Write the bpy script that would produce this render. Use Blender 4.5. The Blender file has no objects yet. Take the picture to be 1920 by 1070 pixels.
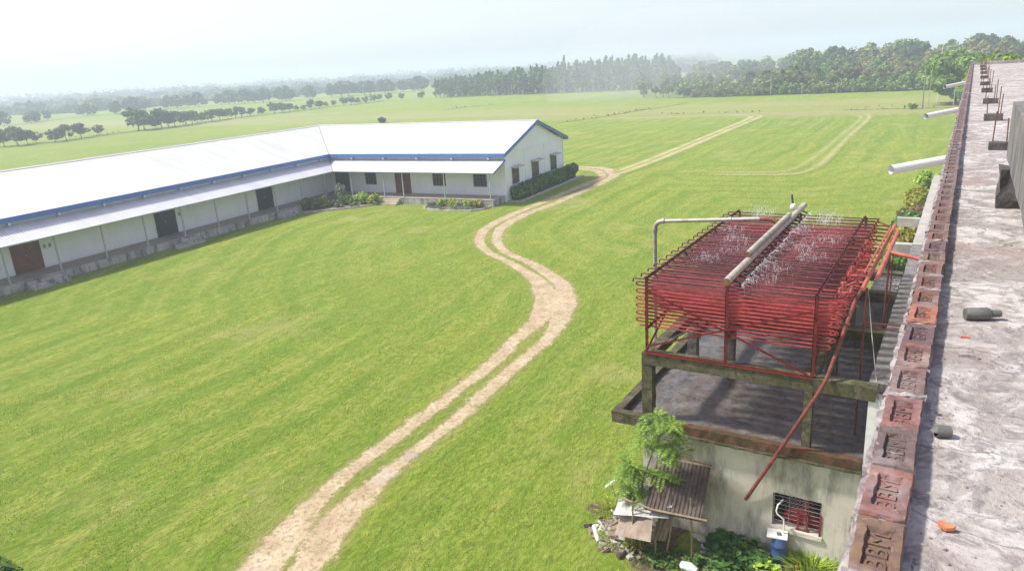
import bpy, bmesh, math, random
import numpy as np
from mathutils import Vector, Matrix, Euler
R_ = math.radians
random.seed(7)
sc = bpy.context.scene
COL = sc.collection

# ------------------------------------------------------------------ camera
cam = bpy.data.cameras.new('camera'); co = bpy.data.objects.new('camera', cam); COL.objects.link(co)
cam.sensor_width = 36.0; cam.lens = 1365.8 / 1920 * 36.0
cam.clip_start = 0.05; cam.clip_end = 12000
rx = Vector((0.853719, 0.517323, -0.059502)); up = Vector((-0.100631, 0.276011, 0.955872)); fw = Vector((-0.510918, 0.810058, -0.287695))
m = Matrix((rx, up, -fw)).transposed().to_4x4(); m.translation = Vector((0, 0, 11.0))
co.matrix_world = m
sc.camera = co

# ------------------------------------------------------------------ world, sun, exposure
SUN_EL = 52.0
SH = Vector((-0.9105, -0.4126)).normalized()
w = bpy.data.worlds.new('World'); sc.world = w; w.use_nodes = True
wt = w.node_tree; wt.nodes.clear()
sky = wt.nodes.new('ShaderNodeTexSky'); sky.sky_type = 'NISHITA'; sky.sun_disc = False
sky.sun_elevation = R_(SUN_EL); sky.sun_rotation = math.atan2(SH.x, SH.y)
sky.altitude = 0; sky.air_density = 1.0; sky.dust_density = 1.5; sky.ozone_density = 3.0
bg = wt.nodes.new('ShaderNodeBackground'); bg.inputs[1].default_value = 0.128
wo = wt.nodes.new('ShaderNodeOutputWorld')
hsv = wt.nodes.new('ShaderNodeHueSaturation'); hsv.inputs['Saturation'].default_value = .60; hsv.inputs['Hue'].default_value = .535
wt.links.new(sky.outputs[0], hsv.inputs['Color']); wt.links.new(hsv.outputs[0], bg.inputs[0]); wt.links.new(bg.outputs[0], wo.inputs[0])
sl = bpy.data.lights.new('sun', 'SUN'); sl.energy = 3.2; sl.angle = R_(5.0); sl.color = (1.0, 0.96, 0.89)
so = bpy.data.objects.new('sun', sl); COL.objects.link(so)
sd = Vector((SH.x * math.cos(R_(SUN_EL)), SH.y * math.cos(R_(SUN_EL)), math.sin(R_(SUN_EL))))
so.rotation_euler = (-sd).to_track_quat('-Z', 'Y').to_euler(); so.location = (-60, -30, 80)
sc.view_settings.view_transform = 'Standard'; sc.view_settings.look = 'None'
sc.view_settings.exposure = 0.88; sc.view_settings.gamma = 1.0
sc.render.engine = 'CYCLES'
sc.cycles.max_bounces = 6; sc.cycles.diffuse_bounces = 3; sc.cycles.glossy_bounces = 2
sc.cycles.transmission_bounces = 3; sc.cycles.volume_bounces = 1; sc.cycles.transparent_max_bounces = 16
sc.cycles.caustics_reflective = False; sc.cycles.caustics_refractive = False
sc.cycles.use_denoising = True
try: sc.cycles.denoiser = 'OPENIMAGEDENOISE'
except Exception: pass

# ------------------------------------------------------------------ node helpers
class NT:
    def __init__(s, name):
        s.m = bpy.data.materials.new(name); s.m.use_nodes = True
        s.t = s.m.node_tree; s.t.nodes.clear()
        s.out = s.t.nodes.new('ShaderNodeOutputMaterial')
    def n(s, typ, **kw):
        nd = s.t.nodes.new(typ)
        for k, v in kw.items(): setattr(nd, k, v)
        return nd
    def put(s, sock, v):
        if isinstance(v, bpy.types.NodeSocket): s.t.links.new(v, sock)
        elif isinstance(v, (tuple, list)) and len(v) == 3 and sock.type == 'RGBA': sock.default_value = (*v, 1)
        else: sock.default_value = v
    def pos(s): return s.n('ShaderNodeNewGeometry').outputs['Position']
    def nrm(s): return s.n('ShaderNodeNewGeometry').outputs['Normal']
    def obj(s): return s.n('ShaderNodeTexCoord').outputs['Object']
    def uv(s): return s.n('ShaderNodeTexCoord').outputs['UV']
    def attr(s, name): return s.n('ShaderNodeAttribute', attribute_name=name).outputs
    def rnd(s): return s.n('ShaderNodeObjectInfo').outputs['Random']
    def mapping(s, v, scale=(1, 1, 1), rot=(0, 0, 0), loc=(0, 0, 0)):
        nd = s.n('ShaderNodeMapping'); s.put(nd.inputs['Vector'], v)
        nd.inputs['Scale'].default_value = scale; nd.inputs['Rotation'].default_value = rot; nd.inputs['Location'].default_value = loc
        return nd.outputs[0]
    def noise(s, v, scale, detail=4, rough=.55, dist=0.0, col=False):
        nd = s.n('ShaderNodeTexNoise'); s.put(nd.inputs['Vector'], v)
        nd.inputs['Scale'].default_value = scale; nd.inputs['Detail'].default_value = detail
        nd.inputs['Roughness'].default_value = rough; nd.inputs['Distortion'].default_value = dist
        return nd.outputs['Color' if col else 'Fac']
    def voro(s, v, scale, feat='F1', out='Distance', rand=1.0):
        nd = s.n('ShaderNodeTexVoronoi', feature=feat); s.put(nd.inputs['Vector'], v)
        nd.inputs['Scale'].default_value = scale; nd.inputs['Randomness'].default_value = rand
        return nd.outputs[out]
    def ramp(s, f, pts, interp='LINEAR'):
        nd = s.n('ShaderNodeValToRGB'); s.put(nd.inputs[0], f); cr = nd.color_ramp; cr.interpolation = interp
        while len(cr.elements) > 1: cr.elements.remove(cr.elements[-1])
        for i, (p, c) in enumerate(pts):
            e = cr.elements[0] if i == 0 else cr.elements.new(p)
            e.position = p; e.color = (c, c, c, 1) if isinstance(c, (int, float)) else (*c, 1)
        return nd.outputs[0]
    def mix(s, f, a, b, mode='MIX'):
        nd = s.n('ShaderNodeMix', data_type='RGBA', blend_type=mode); nd.clamp_factor = True
        s.put(nd.inputs[0], f); s.put(nd.inputs[6], a); s.put(nd.inputs[7], b)
        return nd.outputs[2]
    def math(s, op, a, b=0.0, c=0.0, clamp=False):
        nd = s.n('ShaderNodeMath', operation=op, use_clamp=clamp)
        s.put(nd.inputs[0], a); s.put(nd.inputs[1], b); s.put(nd.inputs[2], c)
        return nd.outputs[0]
    def vadd(s, a, b):
        nd = s.n('ShaderNodeVectorMath', operation='ADD'); s.put(nd.inputs[0], a); s.put(nd.inputs[1], b); return nd.outputs[0]
    def vscale(s, a, k):
        nd = s.n('ShaderNodeVectorMath', operation='SCALE'); s.put(nd.inputs[0], a); nd.inputs['Scale'].default_value = k; return nd.outputs[0]
    def sep(s, v):
        nd = s.n('ShaderNodeSeparateXYZ'); s.put(nd.inputs[0], v); return nd.outputs
    def bump(s, h, strength=.5, dist=.02, n=None):
        nd = s.n('ShaderNodeBump'); s.put(nd.inputs['Height'], h)
        nd.inputs['Strength'].default_value = strength; nd.inputs['Distance'].default_value = dist
        if n is not None: s.put(nd.inputs['Normal'], n)
        return nd.outputs[0]
    def bsdf(s, color, rough=.8, metal=0.0, normal=None, spec=.5):
        b = s.n('ShaderNodeBsdfPrincipled')
        s.put(b.inputs['Base Color'], color); s.put(b.inputs['Roughness'], rough); s.put(b.inputs['Metallic'], metal)
        s.put(b.inputs['Specular IOR Level'], spec)
        if normal is not None: s.put(b.inputs['Normal'], normal)
        return b
    def done(s, sh):
        s.t.links.new(sh.outputs[0] if hasattr(sh, 'outputs') else sh, s.out.inputs['Surface']); return s.m

# ------------------------------------------------------------------ materials
def grass_color(s):
    p = s.pos()
    warp = s.vscale(s.noise(p, .035, 2, col=True), 9.0)
    pw = s.vadd(p, warp)
    big = s.noise(s.mapping(pw, (.05, .02, 1), (0, 0, R_(-12))), 1.0, 4, .6)
    streak = s.noise(s.mapping(pw, (.55, .03, 1), (0, 0, R_(-10))), 1.0, 4, .6)
    streak2 = s.noise(s.mapping(s.vadd(p, s.vscale(s.noise(p, .06, 1, col=True), 5.0)), (1.6, .10, 1), (0, 0, R_(-14))), 1.0, 4, .62)
    mott = s.noise(p, .9, 6, .68)
    fine = s.noise(s.mapping(p, (1, .45, 1), (0, 0, R_(-38))), 9.0, 6, .72, .4)
    mid = s.noise(s.mapping(p, (1, .40, 1), (0, 0, R_(-52))), 3.4, 6, .75, .8)
    dirn = s.vadd(p, s.vscale(s.noise(p, .022, 2, col=True), 26.0))
    td = s.math('ADD', s.attr('trackd')['Fac'], s.math('MULTIPLY', s.noise(p, .11, 3, .6), 3.2))
    band0 = s.math('SINE', s.math('MULTIPLY', td, 2.3)); band1 = s.math('SINE', s.math('MULTIPLY', td, 6.1))
    bm_ = s.ramp(s.noise(p, .045, 3), [(.38, .25), (.6, 1)])
    c = s.mix(s.ramp(big, [(.34, 0), (.66, 1)]), (.195, .275, .030), (.290, .330, .045))
    c = s.mix(s.math('MULTIPLY', s.ramp(streak, [(.36, 0), (.64, 1)]), .6), c, (.140, .250, .022))
    c = s.mix(s.math('MULTIPLY', s.ramp(streak2, [(.48, 0), (.64, 1)]), .5), c, (.345, .360, .075))
    c = s.mix(s.math('MULTIPLY', s.math('MULTIPLY', s.ramp(band1, [(.0, 0), (.9, 1)]), bm_), .38), c, (.36, .375, .09))
    c = s.mix(s.math('MULTIPLY', s.math('MULTIPLY', s.ramp(band0, [(.0, 0), (.95, 1)]), bm_), .55), c, (.115, .215, .015))
    c = s.mix(s.math('MULTIPLY', s.ramp(mid, [(.34, 1), (.50, 0)]), .50), c, (.105, .180, .016))
    c = s.mix(s.math('MULTIPLY', s.ramp(mid, [(.54, 0), (.68, 1)]), .45), c, (.350, .380, .085))
    c = s.mix(s.math('MULTIPLY', s.ramp(mott, [(.5, 0), (.70, 1)]), .55), c, (.115, .225, .018))
    c = s.mix(s.math('MULTIPLY', s.ramp(mott, [(.26, 1), (.42, 0)]), .50), c, (.330, .285, .105))
    c = s.mix(s.math('MULTIPLY', s.ramp(fine, [(.38, 1), (.56, 0)]), .6), c, (.085, .145, .014))
    c = s.mix(s.math('MULTIPLY', s.ramp(fine, [(.56, 0), (.70, 1)]), .40), c, (.360, .395, .095))
    c = s.mix(s.math('MULTIPLY', s.ramp(s.noise(p, .16, 4, .65), [(.56, 0), (.70, 1)]), .5), c, (.36, .325, .12))
    # older hay-coloured parcels beyond the ditch
    y = s.sep(p)[1]; x = s.sep(p)[0]
    yy = s.math('ADD', y, s.math('MULTIPLY', s.noise(p, .03, 2), 26.0))
    far = s.math('MULTIPLY', s.math('MULTIPLY', s.ramp(s.math('MULTIPLY', yy, .002), [(.286, 0), (.30, 1)]), s.ramp(s.math('MULTIPLY', yy, .002), [(.352, 1), (.39, 0)])), .75)
    band = s.noise(s.mapping(p, (.012, .06, 1), (0, 0, R_(8))), 1.0, 3)
    c = s.mix(s.math('MULTIPLY', far, s.ramp(band, [(.3, .25), (.6, 1)])), c, (.285, .275, .110))
    hs = s.n('ShaderNodeHueSaturation'); s.put(hs.inputs['Color'], c); hs.inputs['Saturation'].default_value = 1.0; hs.inputs['Value'].default_value = 1.16; hs.inputs['Hue'].default_value = .494; c = hs.outputs[0]
    h = s.math('ADD', s.math('MULTIPLY', fine, .7), s.math('MULTIPLY', s.noise(p, 28, 3, .7), .5))
    h = s.math('ADD', h, s.math('ADD', s.math('MULTIPLY', mott, .8), s.math('MULTIPLY', mid, 1.6)))
    return c, h

def m_grass():
    s = NT('grass_lawn'); c, h = grass_color(s)
    return s.done(s.bsdf(c, .9, normal=s.bump(h, .9, .12), spec=.12))

def m_track():
    s = NT('sandy_track'); c, h = grass_color(s); p = s.pos()
    a = s.attr('rut')['Fac']
    ed = s.math('ADD', a, s.math('MULTIPLY', s.math('SUBTRACT', s.noise(p, 1.7, 6, .75), .5), 1.05))
    ed = s.math('ADD', ed, s.math('MULTIPLY', s.math('SUBTRACT', s.noise(p, 8, 5, .75), .5), .8))
    ed = s.mix(s.ramp(a, [(.02, 0), (.25, 1)]), a, ed)
    f = s.ramp(ed, [(.40, 0), (.55, 1)])
    n1 = s.noise(p, 1.1, 5, .65); n2 = s.noise(p, 7, 5, .7)
    sand = s.mix(s.ramp(n1, [(.35, 0), (.65, 1)]), (.36, .27, .155), (.53, .43, .28))
    sand = s.mix(s.math('MULTIPLY', s.ramp(n2, [(.50, 0), (.62, 1)]), .7), sand, (.21, .145, .085))
    sand = s.mix(s.math('MULTIPLY', s.ramp(s.noise(p, .5, 3), [(.58, 0), (.68, 1)]), .45), sand, (.40, .36, .32))
    c = s.mix(s.math('MULTIPLY', s.ramp(ed, [(.16, 0), (.42, 1)]), .6), c, (.30, .275, .10))
    f = s.math('MULTIPLY', f, s.ramp(s.noise(p, 1.3, 5, .72), [(.58, 1), (.68, .25)]))
    c = s.mix(f, c, sand)
    hh = s.math('ADD', s.math('MULTIPLY', h, s.math('SUBTRACT', 1.0, f)), s.math('MULTIPLY', f, s.math('ADD', 1.5, s.math('MULTIPLY', s.math('ADD', n2, n1), .3))))
    return s.done(s.bsdf(c, .95, normal=s.bump(hh, .9, .12), spec=.12))

def m_faint():
    s = NT('worn_grass'); c, h = grass_color(s); p = s.pos()
    a = s.math('MULTIPLY', s.attr('rut')['Fac'], s.ramp(s.noise(p, .35, 3), [(.30, .35), (.6, 1)]))
    c = s.mix(s.math('MULTIPLY', a, .95), c, (.56, .47, .28))
    return s.done(s.bsdf(c, .95, normal=s.bump(h, .9, .12), spec=.12))

def m_soil():
    s = NT('bare_soil'); c, h = grass_color(s); p = s.pos()
    a = s.math('ADD', s.attr('rut')['Fac'], s.math('MULTIPLY', s.math('SUBTRACT', s.noise(p, 3.0, 5, .7), .5), 1.1))
    n1 = s.noise(p, 6, 5, .7)
    soil = s.mix(s.ramp(n1, [(.35, 0), (.65, 1)]), (.10, .075, .05), (.24, .18, .115))
    c = s.mix(s.ramp(a, [(.4, 0), (.6, 1)]), c, soil)
    return s.done(s.bsdf(c, .95, normal=s.bump(s.math('ADD', h, n1), .9, .12), spec=.12))

def m_ditch():
    s = NT('ditch_weeds'); c, h = grass_color(s); p = s.pos()
    a = s.math('ADD', s.attr('rut')['Fac'], s.math('MULTIPLY', s.math('SUBTRACT', s.noise(p, .25, 4, .7), .5), 1.6))
    c = s.mix(s.math('MULTIPLY', s.ramp(a, [(.45, 0), (.8, 1)]), .8), c, (.075, .095, .035))
    return s.done(s.bsdf(c, .95, normal=s.bump(h, .9, .12), spec=.12))

def m_leaf(name, a, b, c3=None, var=.35, scale=.5, trans=.28):
    s = NT(name); o = s.obj(); v = s.attr('leafv')['Fac']
    n = s.noise(s.vadd(o, s.vscale(s.n('ShaderNodeObjectInfo').outputs['Location'], .37)), scale, 3, .6)
    c = s.mix(s.ramp(n, [(.35, 0), (.65, 1)]), a, b)
    if c3: c = s.mix(s.math('MULTIPLY', s.ramp(v, [(.80, 0), (.97, 1)]), .8), c, c3)
    hs = s.n('ShaderNodeHueSaturation'); s.put(hs.inputs['Color'], c)
    s.put(hs.inputs['Value'], s.math('ADD', s.math('MULTIPLY', v, var * 1.6), 1 - var * .8))
    s.put(hs.inputs['Hue'], s.math('ADD', s.math('MULTIPLY', s.rnd(), .035), .4825))
    c = hs.outputs[0]
    d = s.bsdf(c, .55, spec=.3); t = s.n('ShaderNodeBsdfTranslucent'); s.put(t.inputs[0], c)
    mx = s.n('ShaderNodeMixShader'); mx.inputs[0].default_value = trans
    s.t.links.new(d.outputs[0], mx.inputs[1]); s.t.links.new(t.outputs[0], mx.inputs[2])
    return s.done(mx)

def m_simple(name, color, rough=.7, metal=0, var=.25, scale=3.0, dark=None, dscale=6.0, damt=.5, bump=.25, bd=.01, spec=.4, coord='obj'):
    s = NT(name); o = s.obj() if coord == 'obj' else s.pos()
    n = s.noise(o, scale, 5, .6)
    lo = tuple(x * (1 - var) for x in color); hi = tuple(min(1, x * (1 + var)) for x in color)
    c = s.mix(s.ramp(n, [(.3, 0), (.7, 1)]), lo, hi)
    if dark: c = s.mix(s.math('MULTIPLY', s.ramp(s.noise(o, dscale, 5, .68), [(.5, 0), (.64, 1)]), damt), c, dark)
    return s.done(s.bsdf(c, rough, metal, s.bump(s.noise(o, scale * 6, 4, .65), bump, bd), spec))

def m_wall():
    s = NT('whitewashed_plaster'); o = s.obj(); z = s.sep(o)[2]
    n = s.noise(s.mapping(o, (1, 1, .18)), 2.2, 5, .6); n2 = s.noise(o, .5, 3)
    c = s.mix(s.ramp(n2, [(.35, 0), (.65, 1)]), (.80, .815, .815), (.85, .86, .855))
    c = s.mix(s.math('MULTIPLY', s.ramp(n, [(.52, 0), (.75, 1)]), .22), c, (.50, .52, .50))
    low = s.ramp(s.math('ADD', z, s.math('MULTIPLY', n, .5)), [(.75, 1), (1.1, 0)])
    c = s.mix(s.math('MULTIPLY', low, .25), c, (.50, .47, .40))
    return s.done(s.bsdf(c, .85, normal=s.bump(s.noise(o, 25, 3), .12, .01), spec=.25))

def m_roof():
    s = NT('white_roof_sheet'); u = s.uv(); ux = s.sep(u)[0]; uy = s.sep(u)[1]; o = s.obj()
    wv = s.math('SINE', s.math('MULTIPLY', ux, 2 * math.pi / .19))
    seam = s.ramp(s.math('FRACT', s.math('MULTIPLY', ux, 1 / .95)), [(.0, 1), (.035, 0)])
    lap = s.ramp(s.math('FRACT', s.math('MULTIPLY', uy, 1 / 3.3)), [(.0, 1), (.012, 0)])
    n = s.noise(s.mapping(u, (1.2, .15, 1)), 1.0, 4, .6)
    c = s.mix(s.ramp(n, [(.4, 0), (.75, 1)]), (.72, .725, .735), (.60, .59, .59))
    c = s.mix(s.math('MULTIPLY', s.math('MAXIMUM', lap, seam), .4), c, (.48, .45, .43))
    return s.done(s.bsdf(c, .38, .15, s.bump(wv, .5, .03), .5))

def m_concrete(name, a, b, dark, moss=None, scale=1.6, damt=.8, mamt=.0, rough=.85, bd=.012, streak=False, wet=False):
    s = NT(name); o = s.obj()
    n1 = s.noise(o, scale, 6, .65); n2 = s.noise(s.mapping(o, (1, 1, .25 if streak else 1)), scale * 2.2, 6, .7); n3 = s.noise(o, scale * 12, 4, .7)
    c = s.mix(s.ramp(n1, [(.35, 0), (.65, 1)]), a, b)
    c = s.mix(s.math('MULTIPLY', s.ramp(n2, [(.47, 0), (.63, 1)]), damt), c, dark)
    if moss: c = s.mix(s.math('MULTIPLY', s.ramp(s.noise(o, scale * 1.4 + .3, 5, .7), [(.44, 0), (.58, 1)]), mamt), c, moss)
    c = s.mix(s.math('MULTIPLY', s.ramp(n3, [(.55, 0), (.75, 1)]), .25), c, tuple(x * .5 for x in a))
    r = s.ramp(n1, [(.38, .22), (.58, .6)]) if wet else rough
    return s.done(s.bsdf(c, r, normal=s.bump(s.math('ADD', n3, s.math('MULTIPLY', n2, .8)), .5, bd), spec=.5 if wet else .3))

def m_roofdeck():
    s = NT('weathered_roof_concrete'); p = s.pos()
    pw = s.vadd(p, s.vscale(s.noise(p, 3.0, 3, col=True), .35))
    big = s.noise(s.mapping(p, (1, .45, 1)), .8, 4, .6)
    n1 = s.noise(pw, 5.5, 7, .7); n2 = s.noise(pw, 16, 6, .72); n3 = s.noise(p, 55, 5, .75)
    c = s.mix(s.ramp(big, [(.3, 0), (.7, 1)]), (.275, .24, .212), (.42, .38, .34))
    c = s.mix(s.math('MULTIPLY', s.ramp(n1, [(.47, 0), (.57, 1)]), .85), c, (.58, .545, .505))
    c = s.mix(s.math('MULTIPLY', s.ramp(n2, [(.50, 0), (.60, 1)]), .6), c, (.155, .135, .13))
    c = s.mix(s.math('MULTIPLY', s.ramp(n3, [(.58, 0), (.70, 1)]), .5), c, (.12, .105, .10))
    c = s.mix(s.math('MULTIPLY', s.ramp(s.noise(s.mapping(p, (.6, 1.3, 1)), 1.7, 4), [(.56, 0), (.68, 1)]), .5), c, (.33, .235, .20))
    band = s.noise(s.mapping(p, (.15, 1.1, 1)), 1.0, 4)
    c = s.mix(s.math('MULTIPLY', s.ramp(band, [(.5, 0), (.65, 1)]), .35), c, (.20, .165, .15))
    crack = s.ramp(s.voro(pw, 1.5, 'DISTANCE_TO_EDGE'), [(.0, 1), (.012, 0)])
    c = s.mix(s.math('MULTIPLY', crack, s.ramp(big, [(.45, 0), (.6, .6)])), c, (.07, .06, .06))
    h = s.math('ADD', s.math('MULTIPLY', n1, 1.2), s.math('ADD', s.math('MULTIPLY', n2, .6), s.math('MULTIPLY', n3, .25)))
    return s.done(s.bsdf(c, .9, normal=s.bump(h, .9, .022), spec=.25))

def m_brick():
    s = NT('worn_red_brick'); p = s.pos(); t = s.attr('tint')['Color']
    n1 = s.noise(p, 14, 6, .7); n2 = s.noise(p, 45, 5, .7); n0 = s.noise(p, 5, 4, .6)
    c = s.mix(s.math('MULTIPLY', s.ramp(n1, [(.42, 0), (.58, 1)]), .8), t, (.120, .078, .072))
    c = s.mix(s.math('MULTIPLY', s.ramp(n0, [(.50, 0), (.66, 1)]), .65), c, (.30, .245, .23))
    c = s.mix(s.math('MULTIPLY', s.ramp(s.noise(p, 30, 5, .75, .5), [(.60, 0), (.68, 1)]), .6), c, (.42, .38, .36))
    c = s.mix(s.math('MULTIPLY', s.ramp(n2, [(.56, 0), (.68, 1)]), .55), c, (.055, .035, .03))
    y = s.sep(p)[1]
    c = s.mix(s.math('MULTIPLY', s.ramp(s.math('MULTIPLY', y, .02), [(.06, 0), (.18, 1)]), .78), c, (.165, .13, .12))
    return s.done(s.bsdf(c, .9, normal=s.bump(s.math('ADD', n1, s.math('MULTIPLY', n2, .6)), .7, .006), spec=.25))

def m_redpaint(name, a, b, rust, damt=.55):
    s = NT(name); o = s.obj(); n = s.noise(s.mapping(o, (.7, 1.5, 2.5)), 3.0, 5, .65); n2 = s.noise(o, 14, 5, .7)
    c = s.mix(s.ramp(n, [(.35, 0), (.65, 1)]), a, b)
    c = s.mix(s.math('MULTIPLY', s.ramp(n2, [(.50, 0), (.64, 1)]), damt), c, rust)
    return s.done(s.bsdf(c, .6, 0, s.bump(n2, .3, .004), .22))

def m_corr(name, a, b, rust, ramt=.6):
    s = NT(name); o = s.obj(); n = s.noise(s.mapping(o, (3, .8, 1)), 1.4, 5, .65); n2 = s.noise(o, 9, 5, .7)
    c = s.mix(s.ramp(n, [(.35, 0), (.65, 1)]), a, b)
    c = s.mix(s.math('MULTIPLY', s.ramp(n2, [(.48, 0), (.62, 1)]), ramt), c, rust)
    return s.done(s.bsdf(c, .6, .2, s.bump(n2, .3, .004), .4))

M = {}
M['grass'] = m_grass(); M['track'] = m_track(); M['faint'] = m_faint(); M['soil'] = m_soil(); M['ditch'] = m_ditch()
M['wall'] = m_wall(); M['roof'] = m_roof()
M['blue'] = m_simple('blue_fascia_paint', (.085, .17, .42), .5, var=.15)
M['eaveband'] = m_simple('pale_blue_band', (.52, .58, .66), .6, var=.08)
M['plinth'] = m_concrete('stained_plinth', (.34, .33, .30), (.48, .46, .42), (.09, .09, .085), scale=.9, streak=True)
M['vfloor'] = m_simple('veranda_cement', (.33, .28, .235), .7, var=.15, scale=1.2)
M['step'] = m_concrete('cement_step', (.46, .39, .30), (.55, .47, .37), (.20, .17, .13), scale=1.4, damt=.4)
M['post'] = m_simple('grey_steel_post', (.38, .41, .43), .5, var=.12)
M['brown'] = m_simple('brown_door_paint', (.155, .052, .032), .45, var=.2)
M['black'] = m_simple('charcoal_door_paint', (.022, .024, .030), .45, var=.2)
M['navy'] = m_simple('dark_slate_door', (.045, .055, .075), .5, var=.2)
M['frame'] = m_simple('dark_window_frame', (.10, .095, .085), .5, var=.2)
M['shutter'] = m_simple('dark_window_glass', (.040, .040, .036), .25, var=.3, scale=2, bump=.05)
M['shade'] = m_concrete('stained_sunshade', (.50, .49, .45), (.60, .58, .54), (.22, .20, .17), scale=2.0, damt=.6)
M['box'] = m_simple('switch_box', (.30, .29, .27), .5)
M['conc'] = m_concrete('grey_concrete', (.36, .34, .31), (.48, .46, .43), (.15, .14, .13), scale=1.3, damt=.6)
M['palec'] = m_concrete('pale_ledge_concrete', (.33, .31, .28), (.43, .41, .37), (.20, .19, .17), scale=1.1, damt=.5)
M['mossc'] = m_concrete('mossy_concrete', (.085, .07, .04), (.15, .13, .085), (.016, .014, .010), (.055, .06, .014), 3.0, .9, .7)
M['rimc'] = m_concrete('rusty_rim', (.10, .040, .020), (.145, .062, .034), (.03, .022, .014), (.04, .045, .013), 3.2, .75, .7)
M['wetc'] = m_concrete('wet_tray_floor', (.085, .083, .078), (.17, .166, .155), (.028, .026, .022), (.12, .065, .035), 2.4, .8, .45, wet=True)
M['plaster'] = m_concrete('stained_plaster', (.48, .44, .37), (.60, .56, .48), (.16, .15, .13), None, .9, .75, streak=True)
M['white'] = m_concrete('whitewash', (.66, .66, .63), (.74, .74, .72), (.40, .40, .38), scale=1.3, damt=.35)
M['deck'] = m_roofdeck(); M['brick'] = m_brick()
M['mortar'] = m_concrete('lime_mortar', (.27, .235, .22), (.44, .40, .385), (.13, .095, .085), scale=11, damt=.75, bd=.01)
M['slabgrey'] = m_concrete('streaked_grey_slab', (.155, .145, .135), (.23, .215, .205), (.07, .065, .06), scale=3.5, damt=.7, streak=True)
M['darkc'] = m_concrete('blackened_concrete', (.085, .078, .07), (.14, .13, .12), (.035, .03, .03), scale=6, damt=.7)
M['red'] = m_redpaint('red_oxide_pipe', (.28, .028, .030), (.44, .075, .070), (.05, .012, .012), .65)
M['redtop'] = m_redpaint('grimy_wet_pipe', (.085, .035, .036), (.21, .06, .06), (.03, .02, .02), .6)
M['redang'] = m_redpaint('red_oxide_angle', (.10, .012, .010), (.17, .024, .018), (.035, .012, .010), .6)
M['salmon'] = m_redpaint('salmon_pipe', (.36, .075, .058), (.47, .135, .10), (.16, .04, .03), .5)
M['darkred'] = m_redpaint('rusty_drain', (.13, .035, .028), (.22, .065, .05), (.06, .025, .02), .65)
M['gi'] = m_simple('galvanised_pipe', (.38, .36, .31), .5, .25, var=.2, dark=(.24, .15, .06), dscale=4, damt=.6)
M['giw'] = m_simple('limed_spray_pipe', (.42, .385, .31), .6, .1, var=.2, dark=(.17, .14, .09), dscale=5, damt=.6)
M['rustiron'] = m_simple('rusty_iron', (.20, .085, .04), .8, .1, var=.4, scale=8)
M['darkiron'] = m_simple('black_iron', (.03, .027, .025), .6, .2, var=.3)
M['rebar'] = m_simple('rusted_rebar', (.16, .075, .055), .8, .1, var=.3, scale=10)
M['pvc'] = m_simple('white_pvc', (.74, .74, .72), .35, var=.05, dark=(.5, .48, .42), dscale=3, damt=.3)
M['greypvc'] = m_simple('dirty_grey_pvc', (.12, .118, .105), .65, var=.3, scale=8, dark=(.25, .235, .21), dscale=14, damt=.5)
M['clay'] = m_simple('terracotta', (.62, .20, .09), .8, var=.15, scale=12)
M['blue_pl'] = m_simple('blue_plastic', (.045, .10, .26), .35, var=.2, dark=(.10, .11, .13), damt=.5)
M['board'] = m_simple('white_board', (.68, .66, .63), .7, var=.08)
M['tinbrown'] = m_corr('rusty_brown_sheet', (.062, .044, .036), (.12, .09, .073), (.035, .02, .015))
M['tingrey'] = m_corr('weathered_grey_sheet', (.42, .41, .38), (.58, .56, .53), (.24, .17, .12), .45)
M['tintan'] = m_corr('tan_cement_sheet', (.22, .165, .125), (.31, .24, .185), (.16, .11, .08), .5)
M['bamboo'] = m_simple('grey_bamboo', (.25, .19, .125), .8, var=.3, scale=5)
M['stone'] = m_concrete('pale_stone', (.42, .39, .34), (.56, .53, .48), (.22, .20, .17), scale=5, damt=.5)
M['debris'] = m_simple('mixed_debris', (.24, .19, .145), .9, var=.5, scale=4)
M['trunk'] = m_simple('bark', (.13, .10, .075), .95, var=.3, scale=4)
M['paletrunk'] = m_simple('pale_bark', (.34, .31, .26), .9, var=.25, scale=4)
M['woodpole'] = m_simple('grey_wood_pole', (.22, .20, .17), .9, var=.25)
M['kerb'] = m_concrete('garden_kerb', (.42, .39, .34), (.52, .49, .44), (.20, .19, .15), scale=2, damt=.5)
M['earth'] = m_simple('bed_earth', (.17, .13, .095), .95, var=.3, scale=3, bump=.6, bd=.05)
M['redgrill'] = m_simple('red_grille', (.20, .028, .028), .5, var=.2)
M['wiremesh'] = m_simple('grey_wire', (.26, .25, .24), .5, .2)
M['dark'] = m_simple('interior_shade', (.03, .02, .02), .9)  # near-black colour standing in for shade inside the pump room and cup
M['redmach'] = m_simple('red_machine', (.42, .03, .035), .5, var=.3)
M['sack'] = m_simple('pale_sack', (.58, .62, .58), .6, var=.12, dark=(.25, .36, .30), damt=.5)
s = NT('spray_water'); M['water'] = s.done(s.bsdf((.86, .89, .92), .15, spec=.6))

M['lf_dark'] = m_leaf('leaf_dark', (.042, .082, .018), (.075, .125, .026), (.12, .17, .04))
M['lf_forest'] = m_leaf('leaf_forest', (.075, .125, .026), (.115, .18, .036), (.17, .23, .05), trans=.4)
M['lf_mid'] = m_leaf('leaf_mid', (.13, .20, .034), (.20, .275, .048), (.27, .33, .07))
M['lf_olive'] = m_leaf('leaf_olive', (.18, .20, .05), (.245, .26, .07), (.29, .28, .10))
M['lf_bright'] = m_leaf('leaf_bright', (.15, .255, .022), (.22, .33, .032), (.29, .36, .05), scale=.35)
M['lf_tall'] = m_leaf('leaf_tall', (.095, .155, .036), (.155, .225, .055), (.23, .29, .08))
M['lf_brown'] = m_leaf('leaf_brown', (.17, .125, .055), (.23, .17, .075), (.28, .22, .10))
M['lf_yellow'] = m_leaf('leaf_yellow', (.24, .26, .020), (.38, .36, .030), (.46, .44, .06), scale=3)
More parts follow.
